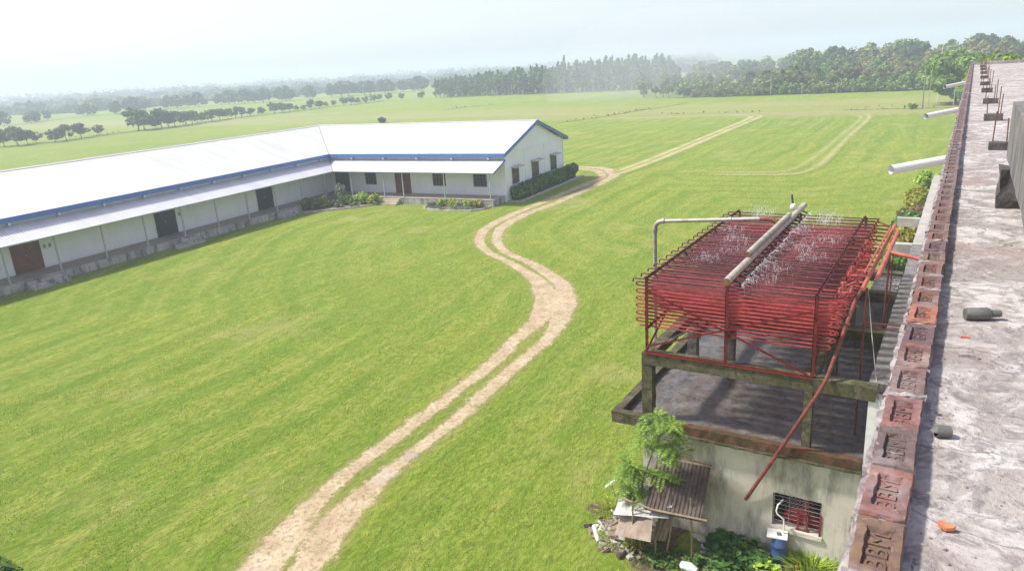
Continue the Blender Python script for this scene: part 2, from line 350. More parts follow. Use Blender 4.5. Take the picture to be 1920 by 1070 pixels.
M['lf_lime'] = m_leaf('leaf_lime', (.26, .37, .035), (.37, .48, .055), (.48, .55, .10), scale=2)
M['lf_garden'] = m_leaf('leaf_garden', (.060, .145, .018), (.135, .250, .035), (.26, .36, .06), scale=2)
M['lf_grey'] = m_leaf('leaf_greygreen', (.16, .185, .13), (.24, .26, .19), (.30, .31, .24), scale=2)
M['lf_grass'] = m_leaf('leaf_grass', (.27, .40, .035), (.40, .49, .065), (.52, .49, .18), .5, .35, .45)
M['lf_frond'] = m_leaf('leaf_frond', (.14, .28, .040), (.22, .38, .065), (.34, .46, .10), scale=3, trans=.4)
M['lf_weed'] = m_leaf('leaf_weed', (.045, .125, .022), (.085, .19, .035), (.17, .27, .06), scale=3)
M['lf_reddish'] = m_leaf('leaf_reddish', (.16, .10, .045), (.22, .13, .055), (.26, .22, .06), scale=3)

# ------------------------------------------------------------------ object helpers
def tag(o, label=None, cat=None, group=None, kind=None):
    if label: o['label'] = label
    if cat: o['category'] = cat
    if group: o['group'] = group
    if kind: o['kind'] = kind
    return o
def empty(name, loc=(0, 0, 0), rz=0.0):
    o = bpy.data.objects.new(name, None); COL.objects.link(o); o.location = loc; o.rotation_euler = (0, 0, rz)
    o.empty_display_size = .3
    return o
def link(name, me, mat, parent=None, smooth=False):
    if mat is not None:
        for mm in (mat if isinstance(mat, (list, tuple)) else [mat]): me.materials.append(mm)
    if smooth: me.polygons.foreach_set('use_smooth', [True] * len(me.polygons))
    o = bpy.data.objects.new(name, me); COL.objects.link(o)
    if parent is not None: o.parent = parent
    return o
class MB:
    """collects shapes into one mesh"""
    def __init__(s): s.v = []; s.f = []; s.mi = []; s.cur = 0
    def add(s, vs, fs):
        b = len(s.v); s.v += [tuple(v) for v in vs]; s.f += [tuple(b + i for i in f) for f in fs]; s.mi += [s.cur] * len(fs); return s
    def box(s, x0, x1, y0, y1, z0, z1, rz=0, piv=None):
        vs = [(x, y, z) for z in (z0, z1) for x, y in ((x0, y0), (x1, y0), (x1, y1), (x0, y1))]
        if rz:
            px, py = piv or ((x0 + x1) / 2, (y0 + y1) / 2); c, n = math.cos(rz), math.sin(rz)
            vs = [(px + (x - px) * c - (y - py) * n, py + (x - px) * n + (y - py) * c, z) for x, y, z in vs]
        return s.add(vs, [(3, 2, 1, 0), (4, 5, 6, 7), (0, 1, 5, 4), (1, 2, 6, 5), (2, 3, 7, 6), (3, 0, 4, 7)])
    def hexa(s, b, t):
        return s.add(list(b) + list(t), [(3, 2, 1, 0), (4, 5, 6, 7), (0, 1, 5, 4), (1, 2, 6, 5), (2, 3, 7, 6), (3, 0, 4, 7)])
    def quadslab(s, q, th):
        """slab under a quad: q four corners ccw from above, thickness th downwards"""
        return s.hexa([(x, y, z - th) for x, y, z in q], q)
    def tube(s, pts, r, n=8, caps=True):
        pts = [Vector(p) for p in pts]; rs = r if isinstance(r, (list, tuple)) else [r] * len(pts)
        rings = []; prev = None
        for i, p in enumerate(pts):
            if i == 0: d = pts[1] - p
            elif i == len(pts) - 1: d = p - pts[i - 1]
            else: d = (pts[i + 1] - p).normalized() + (p - pts[i - 1]).normalized()
            d = d.normalized() if d.length > 1e-9 else Vector((0, 0, 1))
            if prev is None:
                a = Vector((0, 0, 1)) if abs(d.z) < .9 else Vector((1, 0, 0)); u = d.cross(a).normalized()
            else:
                u = (prev - d * prev.dot(d)); u = u.normalized() if u.length > 1e-6 else d.orthogonal().normalized()
            prev = u; v = d.cross(u)
            rings.append([p + (u * math.cos(2 * math.pi * k / n) + v * math.sin(2 * math.pi * k / n)) * rs[i] for k in range(n)])
        vs = [q for rg in rings for q in rg]; fs = []
        for i in range(len(pts) - 1):
            for k in range(n):
                a = i * n + k; b = i * n + (k + 1) % n; fs.append((a, b, b + n, a + n))
        if caps: fs += [tuple(range(n - 1, -1, -1)), tuple((len(pts) - 1) * n + k for k in range(n))]
        return s.add(vs, fs)
    def mesh(s, name):
        me = bpy.data.meshes.new(name); me.from_pydata(s.v, [], s.f)
        if any(s.mi): me.polygons.foreach_set('material_index', s.mi)
        me.update(); return me
    def build(s, name, mat, parent=None, smooth=False): return link(name, s.mesh(name), mat, parent, smooth)
def shade_auto(o, ang=40):
    o.data.polygons.foreach_set('use_smooth', [True] * len(o.data.polygons))
    bm = bmesh.new(); bm.from_mesh(o.data)
    for e in bm.edges:
        e.smooth = not (len(e.link_faces) == 2 and e.calc_face_angle(0) > R_(ang))
    bm.to_mesh(o.data); bm.free(); return o
def arc(c, r, a0, a1, n, ux, uy):
    c = Vector(c); ux = Vector(ux); uy = Vector(uy)
    return [c + ux * (r * math.cos(a0 + (a1 - a0) * i / n)) + uy * (r * math.sin(a0 + (a1 - a0) * i / n)) for i in range(n + 1)]
def dup(o, loc=None, rz=None, sc_=None, label=None, group=None, parent=None):
    r = o.copy(); COL.objects.link(r); r.parent = parent
    for ch in list(o.children): dup(ch, parent=r)
    if loc is not None: r.location = loc
    if rz is not None: r.rotation_euler = (0, 0, rz)
    if sc_ is not None: r.scale = sc_
    if label: r['label'] = label
    if group: r['group'] = group
    return r
def rough_box(mb, x0, x1, y0, y1, z0, z1, seg=.15, j=.008, rng=random):
    """box with subdivided, slightly uneven faces"""
    nx, ny, nz = [max(1, int(round(d / seg))) for d in (x1 - x0, y1 - y0, z1 - z0)]
    idx = {}; vs = []; fs = []
    def vid(i, k, l):
        if (i, k, l) not in idx:
            idx[(i, k, l)] = len(vs)
            vs.append((x0 + (x1 - x0) * i / nx + rng.uniform(-j, j), y0 + (y1 - y0) * k / ny + rng.uniform(-j, j), z0 + (z1 - z0) * l / nz + rng.uniform(-j, j)))
        return idx[(i, k, l)]
    for i in range(nx):
        for k in range(ny):
            fs.append((vid(i, k, nz), vid(i + 1, k, nz), vid(i + 1, k + 1, nz), vid(i, k + 1, nz)))
            fs.append((vid(i, k + 1, 0), vid(i + 1, k + 1, 0), vid(i + 1, k, 0), vid(i, k, 0)))
    for i in range(nx):
        for l in range(nz):
            fs.append((vid(i, 0, l), vid(i + 1, 0, l), vid(i + 1, 0, l + 1), vid(i, 0, l + 1)))
            fs.append((vid(i + 1, ny, l), vid(i, ny, l), vid(i, ny, l + 1), vid(i + 1, ny, l + 1)))
    for k in range(ny):
        for l in range(nz):
            fs.append((vid(0, k + 1, l), vid(0, k, l), vid(0, k, l + 1), vid(0, k + 1, l + 1)))
            fs.append((vid(nx, k, l), vid(nx, k + 1, l), vid(nx, k + 1, l + 1), vid(nx, k, l + 1)))
    mb.add(vs, fs)

# ------------------------------------------------------------------ foliage meshes
def leaf_mesh(name, pts, nrm, size, seed, aspect=1.7, curl=.25, wob=.35):
    """one small folded leaf (two triangles meeting on a rib) per point"""
    g = np.random.default_rng(seed); n = len(pts)
    pts = np.asarray(pts, float); nrm = np.asarray(nrm, float)
    nrm = nrm + g.normal(0, wob, (n, 3)); nrm /= np.linalg.norm(nrm, axis=1, keepdims=True) + 1e-9
    a = g.normal(0, 1, (n, 3)); u = np.cross(nrm, a); u /= np.linalg.norm(u, axis=1, keepdims=True) + 1e-9
    v = np.cross(nrm, u); s = (np.asarray(size) * g.uniform(.6, 1.35, n))[:, None]
    p0 = pts - u * s * aspect * .5; p2 = pts + u * s * aspect * .5 - nrm * s * curl
    p1 = pts + v * s * .5 - nrm * s * curl * .6; p3 = pts - v * s * .5 - nrm * s * curl * .6
    V = np.stack([p0, p1, p2, p3], 1).reshape(-1, 3)
    idx = np.arange(n)[:, None] * 4
    F = np.concatenate([np.concatenate([idx, idx + 1, idx + 2], 1), np.concatenate([idx, idx + 2, idx + 3], 1)], 0)
    me = bpy.data.meshes.new(name)
    me.vertices.add(len(V)); me.vertices.foreach_set('co', V.ravel())
    me.loops.add(F.size); me.loops.foreach_set('vertex_index', F.ravel().astype(np.int32))
    me.polygons.add(len(F)); me.polygons.foreach_set('loop_start', np.arange(0, F.size, 3, dtype=np.int32))
    me.polygons.foreach_set('loop_total', np.full(len(F), 3, np.int32))
    at = me.attributes.new('leafv', 'FLOAT', 'POINT'); at.data.foreach_set('value', np.repeat(g.random(n), 4).astype(np.float32))
    me.update(); return me
def crown_points(g, clumps, per, surf=.62, up=.35):
    """clumps: list of (centre, radii). Leaves spread near each clump's shell, gaps between clumps"""
    P = []; N = []
    for (c, r) in clumps:
        d = g.normal(0, 1, (per, 3)); d /= np.linalg.norm(d, axis=1, keepdims=True)
        rad = (surf + (1 - surf) * g.random(per)) ** .8
        rad *= 1 + .18 * np.sin(d[:, 0] * 7 + c[0]) * np.sin(d[:, 1] * 6 + c[1])
        P.append(np.asarray(c) + d * rad[:, None] * np.asarray(r)); nn = d.copy(); nn[:, 2] += up; N.append(nn)
    return np.concatenate(P), np.concatenate(N)
def tree_mesh(kind, seed, n_leaf=900, leaf=.4, H=8.0, W=6.0, base=.25):
    """returns (trunk mesh, crown mesh) for a tree of height H and crown width W"""
    g = np.random.default_rng(seed); rr = random.Random(seed)
    cl = []; tb = MB(); zb = H * base
    if kind == 'round':
        k = 15
        for i in range(k):
            a = rr.uniform(0, 6.28); q = math.sqrt(rr.random()); z = rr.uniform(0, 1)
            env = math.sin(math.pi * min(1, .16 + .78 * z)) ** .6
            cl.append(((math.cos(a) * q * W * .36 * env, math.sin(a) * q * W * .36 * env, zb + (H - zb) * (.18 + .64 * z)), (W * .2 * rr.uniform(.7, 1.2), W * .2 * rr.uniform(.7, 1.2), (H - zb) * .19 * rr.uniform(.7, 1.15))))
        tops = [Vector(c) for c, r in cl[:7]]
    elif kind == 'tall':
        k = 13
        for i in range(k):
            z = (i + rr.random()) / k; env = .45 + .55 * math.sin(math.pi * min(1, .15 + z * .8)); a = rr.uniform(0, 6.28)
            if z > .85: env *= .5
            cl.append(((math.cos(a) * W * .24 * env, math.sin(a) * W * .24 * env, zb + (H - zb) * (.08 + .86 * z)), (W * .26 * env * rr.uniform(.7, 1.2), W * .26 * env * rr.uniform(.7, 1.2), (H - zb) * .085 * rr.uniform(.8, 1.4))))
        tops = [Vector(c) for c, r in cl[3:9]]
    elif kind == 'cone':
        k = 14
        for i in range(k):
            z = (i + rr.random()) / k; env = max(.10, 1 - z) ** .8; a = rr.uniform(0, 6.28)
            cl.append(((math.cos(a) * W * .27 * env, math.sin(a) * W * .27 * env, zb + (H - zb) * (.05 + .92 * z)), (W * .24 * env, W * .24 * env, (H - zb) * .085)))
        tops = [Vector(c) for c, r in cl[2:7]]
    else:                                                   # spreading forest tree
        k = 17
        for i in range(k):
            a = rr.uniform(0, 6.28); q = math.sqrt(rr.random()); z = rr.random()
            cl.append(((math.cos(a) * q * W * .42, math.sin(a) * q * W * .42, zb + (H - zb) * (.30 + .52 * z * (1 - .45 * q * q))), (W * .16 * rr.uniform(.7, 1.3), W * .16 * rr.uniform(.7, 1.3), (H - zb) * .15 * rr.uniform(.7, 1.3))))
        tops = [Vector(c) for c, r in cl[:8]]
    r0 = max(.05, H * .022)
    tp = Vector((rr.uniform(-.1, .1) * W, rr.uniform(-.1, .1) * W, zb + (H - zb) * (.85 if kind in ('tall', 'cone') else .45)))
    mid = Vector((tp.x * .4 + rr.uniform(-.03, .03) * H, tp.y * .4, tp.z * .5))
    tb.tube([(0, 0, -.15), mid * .4, mid, tp], [r0 * 1.35, r0, r0 * .75, r0 * .35], 7)
    for t in tops:
        s0 = mid.lerp(tp, rr.uniform(.0, .7)); tb.tube([s0, s0.lerp(t, .55) + Vector((0, 0, .04 * H)), t], [r0 * .45, r0 * .3, r0 * .12], 5)
    P, N = crown_points(g, cl, max(8, n_leaf // len(cl)))
    return tb.mesh('trunk'), leaf_mesh('crown', P, N, leaf, seed + 1)
def palm_mesh(seed, H=6.0, fr=2.6, nf=14):
    rr = random.Random(seed); tb = MB(); bend = Vector((rr.uniform(-.5, .5), rr.uniform(-.5, .5), 0))
    tb.tube([(0, 0, -.1), bend * .3 + Vector((0, 0, H * .5)), bend + Vector((0, 0, H))], [.2, .14, .1], 7)
    P = []; N = []
    for k in range(nf):
        a = 6.283 * k / nf + rr.uniform(-.2, .2); el = rr.uniform(-.1, 1.15); L = fr * rr.uniform(.8, 1.1)
        for i in range(16):
            t = (i + 1) / 16; x = t * L * math.cos(el); z = t * L * math.sin(el) - t * t * L * .55
            c = bend + Vector((math.cos(a) * x, math.sin(a) * x, H + z)); sd_ = Vector((-math.sin(a), math.cos(a), 0))
            for sg in (-1, 1): P.append(c + sd_ * sg * .16 * fr * (1 - abs(t - .45)) * .7 - Vector((0, 0, .06 * fr))); N.append((sd_.x * sg * .6, sd_.y * sg * .6, 1))
    return tb.mesh('trunk'), leaf_mesh('crown', [tuple(p) for p in P], [tuple(n) for n in N], .17 * fr, seed, 2.2, .3, .25)
def shrub_mesh(name, seed, W, D_, H, n, leaf, aspect=1.6, k=9, wob=.5):
    g = np.random.default_rng(seed); rr = random.Random(seed); cl = []
    for i in range(k):
        a = rr.uniform(0, 6.28); q = math.sqrt(rr.random()); z = rr.random()
        cl.append(((math.cos(a) * q * W * .34, math.sin(a) * q * D_ * .34, H * (.25 + .5 * z * (1 - .5 * q))), (W * .22 * rr.uniform(.7, 1.2), D_ * .22 * rr.uniform(.7, 1.2), H * .25)))
    P, N = crown_points(g, cl, max(6, n // k), surf=.5)
    P[:, 2] = np.maximum(P[:, 2], .03)
    return leaf_mesh(name, P, N, leaf, seed + 3, aspect, .25, wob)

# ================================================================== SETTING: ground, tracks
def ribbon(name, stations, cross, mat, z, kind='structure'):
    """strip mesh; cross = list of (fraction across, rut value); stations = list of (left xy, right xy)"""
    vs = []; fs = []; rv = []; nc = len(cross)
    for l, r in stations:
        for t, val in cross:
            vs.append((l[0] + (r[0] - l[0]) * t, l[1] + (r[1] - l[1]) * t, z)); rv.append(val)
    for i in range(len(stations) - 1):
        for k in range(nc - 1): fs.append((i * nc + k, i * nc + k + 1, (i + 1) * nc + k + 1, (i + 1) * nc + k))
    me = bpy.data.meshes.new(name); me.from_pydata(vs, [], fs)
    at = me.attributes.new('rut', 'FLOAT', 'POINT'); at.data.foreach_set('value', rv)
    me.attributes.new('trackd', 'FLOAT', 'POINT').data.foreach_set('value', near_track(np.array([v[:2] for v in vs])).astype(np.float32))
    me.update()
    o = link(name, me, mat); tag(o, kind=kind); return o
def spline(pts, per=6):
    pts = [np.array(p, float) for p in pts]; out = []
    for i in range(len(pts) - 1):
        p0 = pts[max(0, i - 1)]; p1 = pts[i]; p2 = pts[i + 1]; p3 = pts[min(len(pts) - 1, i + 2)]
        for k in range(per):
            t = k / per
            out.append(.5 * ((2 * p1) + (-p0 + p2) * t + (2 * p0 - 5 * p1 + 4 * p2 - p3) * t * t + (-p0 + 3 * p1 - 3 * p2 + p3) * t ** 3))
    out.append(pts[-1]); return out


TRACK = [
[[-12.9, 6.2], [-12.0, 6.6], [-11.75, 6.7], [-11.1, 7.05]],
[[-13.6, 8.74], [-12.73, 9.18], [-12.53, 9.28], [-11.86, 9.62]], [[-14.09, 10.24], [-13.31, 10.63], [-13.21, 10.68], [-12.36, 11.1]],
[[-14.35, 11.6], [-13.85, 11.84], [-13.43, 12.05], [-12.73, 12.39]], [[-14.57, 13.18], [-14.13, 13.4], [-13.48, 13.71], [-13.04, 13.92]],
[[-14.67, 15.08], [-14.19, 15.31], [-13.54, 15.61], [-13.11, 15.81]], [[-14.79, 17.29], [-14.31, 17.51], [-13.66, 17.8], [-13.19, 18.01]],
[[-14.85, 18.9], [-14.43, 19.08], [-13.83, 19.35], [-13.35, 19.56]], [[-15.03, 21.35], [-14.52, 21.58], [-14.1, 21.76], [-13.59, 21.98]],
[[-15.55, 24.13], [-15.0, 24.36], [-14.29, 24.65], [-13.84, 24.84]], [[-16.0, 26.54], [-15.17, 26.87], [-15.05, 26.92], [-14.31, 27.21]],
[[-16.96, 28.92], [-16.06, 29.26], [-16.06, 29.26], [-15.15, 29.61]], [[-17.87, 30.31], [-16.88, 30.7], [-16.82, 30.72], [-15.97, 31.02]],
[[-18.9, 31.77], [-17.98, 32.1], [-17.8, 32.16], [-16.98, 32.46]], [[-20.36, 33.25], [-19.68, 33.49], [-19.35, 33.6], [-18.62, 33.86]],
[[-22.38, 34.82], [-21.8, 35.01], [-21.3, 35.18], [-20.62, 35.41]], [[-24.85, 36.44], [-24.31, 36.61], [-23.75, 36.83], [-23.21, 36.97]],
[[-26.95, 38.51], [-26.33, 38.7], [-25.75, 38.93], [-25.19, 39.02]], [[-28.5, 41.1], [-27.84, 41.3], [-27.36, 41.44], [-26.74, 41.59]],
[[-29.28, 43.58], [-28.63, 43.78], [-28.26, 43.86], [-27.57, 44.02]], [[-29.76, 47.92], [-29.12, 48.08], [-28.79, 48.14], [-28.1, 48.32]],
[[-29.83, 52.18], [-29.23, 52.32], [-28.58, 52.47], [-27.97, 52.59]], [[-30.1, 56.99], [-29.5, 57.1], [-28.89, 57.24], [-28.25, 57.35]],
[[-30.25, 62.0], [-29.6, 62.2], [-29.2, 62.39], [-28.46, 62.54]], [[-30.5, 65.3], [-30.05, 65.9], [-29.8, 66.3], [-29.0, 67.1]],
[[-31.4, 67.4], [-31.1, 68.2], [-30.95, 68.5], [-30.4, 69.7]], [[-33.0, 69.4], [-32.9, 70.4], [-32.85, 70.8], [-32.6, 71.9]],
[[-35.6, 70.3], [-35.6, 71.1], [-35.6, 71.5], [-35.7, 72.5]], [[-42, 70.2], [-42, 71.0], [-42, 71.4], [-42, 72.4]], [[-60, 70.8], [-60, 71.6], [-60, 72.0], [-60, 72.9]]]
def build_track():
    st = spline([np.array(t).ravel() for t in TRACK], 7)
    vs = []; rv = []; fs = []; NCR = 33
    for q in st:
        p = q.reshape(4, 2); d = p[3] - p[0]; wd = np.linalg.norm(d); d /= wd
        e = [0, np.dot(p[1] - p[0], d), np.dot(p[2] - p[0], d), wd]
        pad = .85; mid = p[0] + d * wd / 2
        for k in range(NCR):
            x = -pad + (wd + 2 * pad) * k / (NCR - 1)
            def inside(a, b):
                if b - a < .05: return 0
                dd = min(x - a, b - x); return max(0, min(1, .5 + dd / (.36 if dd > 0 else 1.0)))
            gap = e[2] - e[1]
            v = max(inside(e[0], e[1]), inside(e[2], e[3]))
            if gap < .09: v = max(v, inside(e[0], e[3]) * .95)
            elif gap < .5: v = max(v, inside(e[0], e[3]) * .34)
            else: v = max(v, inside(e[0], e[3]) * .20)
            vs.append((*(p[0] + d * x), .005)); rv.append(float(v))
    for i in range(len(st) - 1):
        for k in range(NCR - 1): fs.append((i * NCR + k, i * NCR + k + 1, (i + 1) * NCR + k + 1, (i + 1) * NCR + k))
    me = bpy.data.meshes.new('sandy_track'); me.from_pydata(vs, [], fs)
    me.attributes.new('rut', 'FLOAT', 'POINT').data.foreach_set('value', rv); me.update()
    tag(link('sandy_track', me, M['track']), kind='structure')
build_track()
def near_track(P):
    c = np.array([np.array(t).reshape(4, 2).mean(0) for t in TRACK[:26]] + [[-29.8, 72], [-29.8, 95], [-30.6, 115], [-31.5, 132]])
    segs = [(c[i], c[i + 1]) for i in range(len(c) - 1)]; e = np.array([[-20, 69.8], [-14.5, 70.8], [-12.8, 75], [-12.7, 83], [-13, 101], [-13.5, 125], [-14.8, 134]])
    segs += [(e[i], e[i + 1]) for i in range(len(e) - 1)]; best = np.full(len(P), 1e9)
    for a, b in segs:
        d = b - a; t = np.clip(((P - a) @ d) / (d @ d), 0, 1); best = np.minimum(best, np.linalg.norm(P - a - t[:, None] * d, axis=1))
    return best
gx = np.concatenate([[-3000, -1500, -700, -350, -200, -130], np.arange(-90, 31, 1.5), [60, 200, 700, 3000]])
gy = np.concatenate([[-3000, -800, -200, -40], np.arange(-6, 152, 1.5), [175, 220, 300, 600, 1400, 3000]])
GP = np.array([(x, y) for y in gy for x in gx]); nx_ = len(gx)
me = bpy.data.meshes.new('ground'); me.from_pydata([(x, y, 0) for x, y in GP], [], [(r * nx_ + k, r * nx_ + k + 1, (r + 1) * nx_ + k + 1, (r + 1) * nx_ + k) for r in range(len(gy) - 1) for k in range(nx_ - 1)])
me.attributes.new('trackd', 'FLOAT', 'POINT').data.foreach_set('value', near_track(GP).astype(np.float32)); me.update()
tag(link('ground', me, M['grass']), kind='structure')
for nm_ in ('sandy_track',):
    tme = bpy.data.objects[nm_].data; TP = np.array([v.co[:2] for v in tme.vertices]); tme.attributes.new('trackd', 'FLOAT', 'POINT').data.foreach_set('value', near_track(TP).astype(np.float32))
def rut(name, pts, wid, z, mat='faint', peak=1.0):
    c = spline(pts, 6); st = []
    for i, p in enumerate(c):
        d = c[min(i + 1, len(c) - 1)] - c[max(0, i - 1)]; d /= np.linalg.norm(d) + 1e-9; n = np.array([-d[1], d[0]])
        st.append((p + n * wid, p - n * wid))
    return ribbon(name, st, [(0, 0), (.25, .35 * peak), (.42, peak), (.58, peak), (.75, .35 * peak), (1, 0)], M[mat], z)
r2L = [[-29.98, 69.35], [-30.15, 71.57], [-30.25, 80.09], [-30.66, 95.03], [-31.2, 109.91], [-31.89, 129.18], [-32.76, 134.02], [-34.33, 135.73], [-38.75, 136.29], [-49.27, 135.59], [-62.26, 133.97]]
r2R = [[-29.4, 67.99], [-29.22, 70.53], [-29.15, 78.87], [-29.5, 91.79], [-30.05, 109.08], [-30.7, 131.02], [-31.35, 135.0], [-33.5, 137.4], [-38.5, 137.9]]
r3L = [[-23.55, 70.25], [-19.4, 70.48], [-15.46, 71.21], [-13.9, 72.98], [-13.31, 80.13], [-13.61, 101.74], [-14.11, 125.13], [-15.3, 132.43], [-19.67, 136.2]]
r3R = [[-20, 68.9], [-16.27, 69.23], [-12.89, 70.57], [-11.91, 76.04], [-11.97, 83.11], [-12.54, 100.19], [-13.0, 124.96], [-14.1, 134.3], [-17, 137.3]]
rut('wheel_rut', r2L, .75, .016); rut('wheel_rut', r2R, .75, .020)
rut('wheel_rut', r3L, .6, .016, 'faint', .42); rut('wheel_rut', r3R, .6, .020, 'faint', .62)
rut('ditch', [[-67, 126.5], [-66.3, 128.4], [-63.7, 137.2], [-61.9, 152.3], [-60.1, 160.6], [-57.5, 176]], 1.3, .008, 'ditch')
rut('ditch', [[-129.2, 173.4], [-129.6, 183.3], [-124.5, 193.2], [-122, 199]], 1.5, .008, 'ditch', .8)
rut('ditch', [[-117.4, 197.2], [-111, 199.2], [-105.3, 200.4]], 1.6, .008, 'ditch', .8)
rut('ditch', [[-51.4, 143.2], [-42.7, 143.0], [-31.8, 143.4], [-24, 143.5]], .8, .008, 'ditch', .7)
rut('ditch', [[-19, 143.9], [-12, 144.2], [-6.3, 144.5], [6, 145.2]], 1.4, .008, 'ditch', .9)
# bank under the far row of trees
rut('field_bank', [[-196, 70], [-190, 86], [-189, 98], [-194, 115], [-196, 130], [-200, 146], [-206, 165], [-208, 185], [-212, 210], [-210, 230], [-214, 246]], 4.5, .010, 'ditch', 1.3)
rut('field_bank', [[-330, 150], [-357, 190], [-360, 235], [-345, 270], [-318, 295], [-300, 340], [-285, 365]], 6, .010, 'ditch', 1.1)

# blades of the nearer lawn
def lawn_blades(n, seed):
    g = np.random.default_rng(seed); n0 = int(n * 3.2)
    y = 5.5 + 36 * g.random(n0) ** 1.15; x = -30 + 31 * g.random(n0)
    P = np.stack([x, y], 1)
    wv = np.sin(x * 1.3 + np.sin(y * .7) * 2) + np.sin(y * 1.9 + np.sin(x * 1.1) * 2) + np.sin(x * 4.1 + y * 3.3 + np.sin(y * 2.3)) * .8
    td = near_track(P); keep = (g.random(n0) < np.clip((40 - y) / 30, 0, 1) ** 1.3 * np.clip(.22 + .16 * wv, 0, 1)) & (td > 1.35 + g.normal(0, .12, n0)) & ~((x > -6.6) & (y > 14.0)) & ~((x > -4.6) & (y > 13.2)) & (y < 40)
    P = P[keep][:n]; n = len(P); a = g.uniform(0, 6.283, n); h = g.uniform(.03, .085, n); wd = g.uniform(.006, .012, n); le = g.uniform(.2, 1.0, n)
    d = np.stack([np.cos(a), np.sin(a), 0 * a], 1); sd_ = np.stack([-np.sin(a), np.cos(a), 0 * a], 1) * wd[:, None]; b = np.concatenate([P, np.zeros((n, 1))], 1)
    up_ = np.array([0, 0, 1.0]); m1 = b + d * (h * le * .35)[:, None] + up_ * (h * .65)[:, None]; tp = b + d * (h * le)[:, None] + up_ * h[:, None]
    V = np.stack([b - sd_, b + sd_, m1 + sd_ * .8, m1 - sd_ * .8, tp], 1).reshape(-1, 3); i = np.arange(n)[:, None] * 5
    F = np.concatenate([np.concatenate([i, i + 1, i + 2], 1), np.concatenate([i, i + 2, i + 3], 1), np.concatenate([i + 3, i + 2, i + 4], 1)], 0)
    me = bpy.data.meshes.new('grass'); me.vertices.add(len(V)); me.vertices.foreach_set('co', V.ravel()); me.loops.add(F.size); me.loops.foreach_set('vertex_index', F.ravel().astype(np.int32))
    me.polygons.add(len(F)); me.polygons.foreach_set('loop_start', np.arange(0, F.size, 3, dtype=np.int32)); me.polygons.foreach_set('loop_total', np.full(len(F), 3, np.int32))
    me.attributes.new('leafv', 'FLOAT', 'POINT').data.foreach_set('value', np.repeat(g.random(n), 5).astype(np.float32)); me.update()
    tag(link('grass', me, M['lf_grass']), 'short uneven grass of the lawn on both sides of the sandy track', 'grass', kind='stuff')
lawn_blades(100000, 2)

# ================================================================== LONG WHITE BUILDING (L-shaped)
BR = math.atan2(.07835, .99693)
bd = empty('white_building', (0, 0, 0), BR)
tag(bd, 'long white L-shaped single-storey building with white sheet roof, blue eaves and a veranda', 'building')
X0, X1, XG, YN, YF, YB = -59.6, -47.12, -28.5, 2.0, 54.12, 66.7
RZ, RXL, RYR = 6.27, -53.5, 60.4
VX, VY, VZ0, VZ1 = -45.02, 51.9, 3.60, 2.80
def uvroof(name, faces, th, par):
    """faces: list of (quad verts ccw seen from above, ridge direction vector)"""
    me = bpy.data.meshes.new(name); vs = []; fs = []; uvs = []
    for q, rd in faces:
        b = len(vs); k = len(q); vs += [tuple(p) for p in q] + [(p[0], p[1], p[2] - th) for p in q]
        fs.append(tuple(b + i for i in range(k))); fs.append(tuple(b + k + i for i in reversed(range(k))))
        for i in range(k): fs.append((b + i, b + k + i, b + k + (i + 1) % k, b + (i + 1) % k))
    me.from_pydata(vs, [], fs); uvl = me.uv_layers.new(name='UVMap')
    fi = 0
    for q, rd in faces:
        rv = Vector(rd); n = (Vector(q[1]) - Vector(q[0])).cross(Vector(q[2]) - Vector(q[0])).normalized(); dn = n.cross(rv)
        for _ in range(2 + len(q)):
            p = me.polygons[fi]; fi += 1
            for li in p.loop_indices:
                v = me.vertices[me.loops[li].vertex_index].co; uvl.data[li].uv = (v.dot(rv), v.dot(dn))
    me.update(); return link(name, me, M['roof'], par)
def slope_z(d): return RZ - .3195 * d                      # height at distance d from the ridge
EX, EY, EB, EO, GX = RXL + 6.75, RYR - 6.7, RYR + 6.9, RXL - 6.75, -28.2
A_ = (RXL, YN - .3, RZ); K_ = (RXL, RYR, RZ); G_ = (GX, RYR, RZ); IN = (EX, EY, slope_z(6.72)); OUT = (EO, EB, slope_z(6.8))
rf = uvroof('roof', [
    ([A_, (EX, YN - .3, slope_z(6.75)), IN, K_], (0, 1, 0)),
    ([K_, IN, (GX, EY, slope_z(6.7)), G_], (1, 0, 0)),
    ([(GX, EB, slope_z(6.9)), OUT, K_, G_], (1, 0, 0)),
    ([OUT, (EO, YN - .3, slope_z(6.75)), A_, K_], (0, 1, 0))], .03, bd)
mb = MB()                                                   # ridge and valley cappings
for a, b in ((A_, K_), (K_, G_)):
    a = Vector(a) + Vector((0, 0, .02)); b = Vector(b) + Vector((0, 0, .02)); d = (b - a).normalized(); n = d.cross(Vector((0, 0, 1))) * .22
    mb.add([a - n - Vector((0, 0, .055)), b - n - Vector((0, 0, .055)), b, a, a + n - Vector((0, 0, .055)), b + n - Vector((0, 0, .055))], [(0, 1, 2, 3), (3, 2, 5, 4)])
link('ridge_cap', mb.mesh('ridge_cap'), M['roof'], rf)
def zt(d): return slope_z(d) - .034
mb = MB()
for a, b in ((K_, IN), ((X1 + .03, YF - .03, VZ0), (VX, VY, VZ1))):
    a = Vector(a) + Vector((0, 0, .012)); b = Vector(b) + Vector((0, 0, .012)); n = Vector(((b - a).y, -(b - a).x, 0)).normalized() * .07
    vb = MB(); vb.add([a - n, a + n, b + n, b - n], [(0, 1, 2, 3)]); link('valley_gutter', vb.mesh('valley_gutter'), M['gi'], rf)
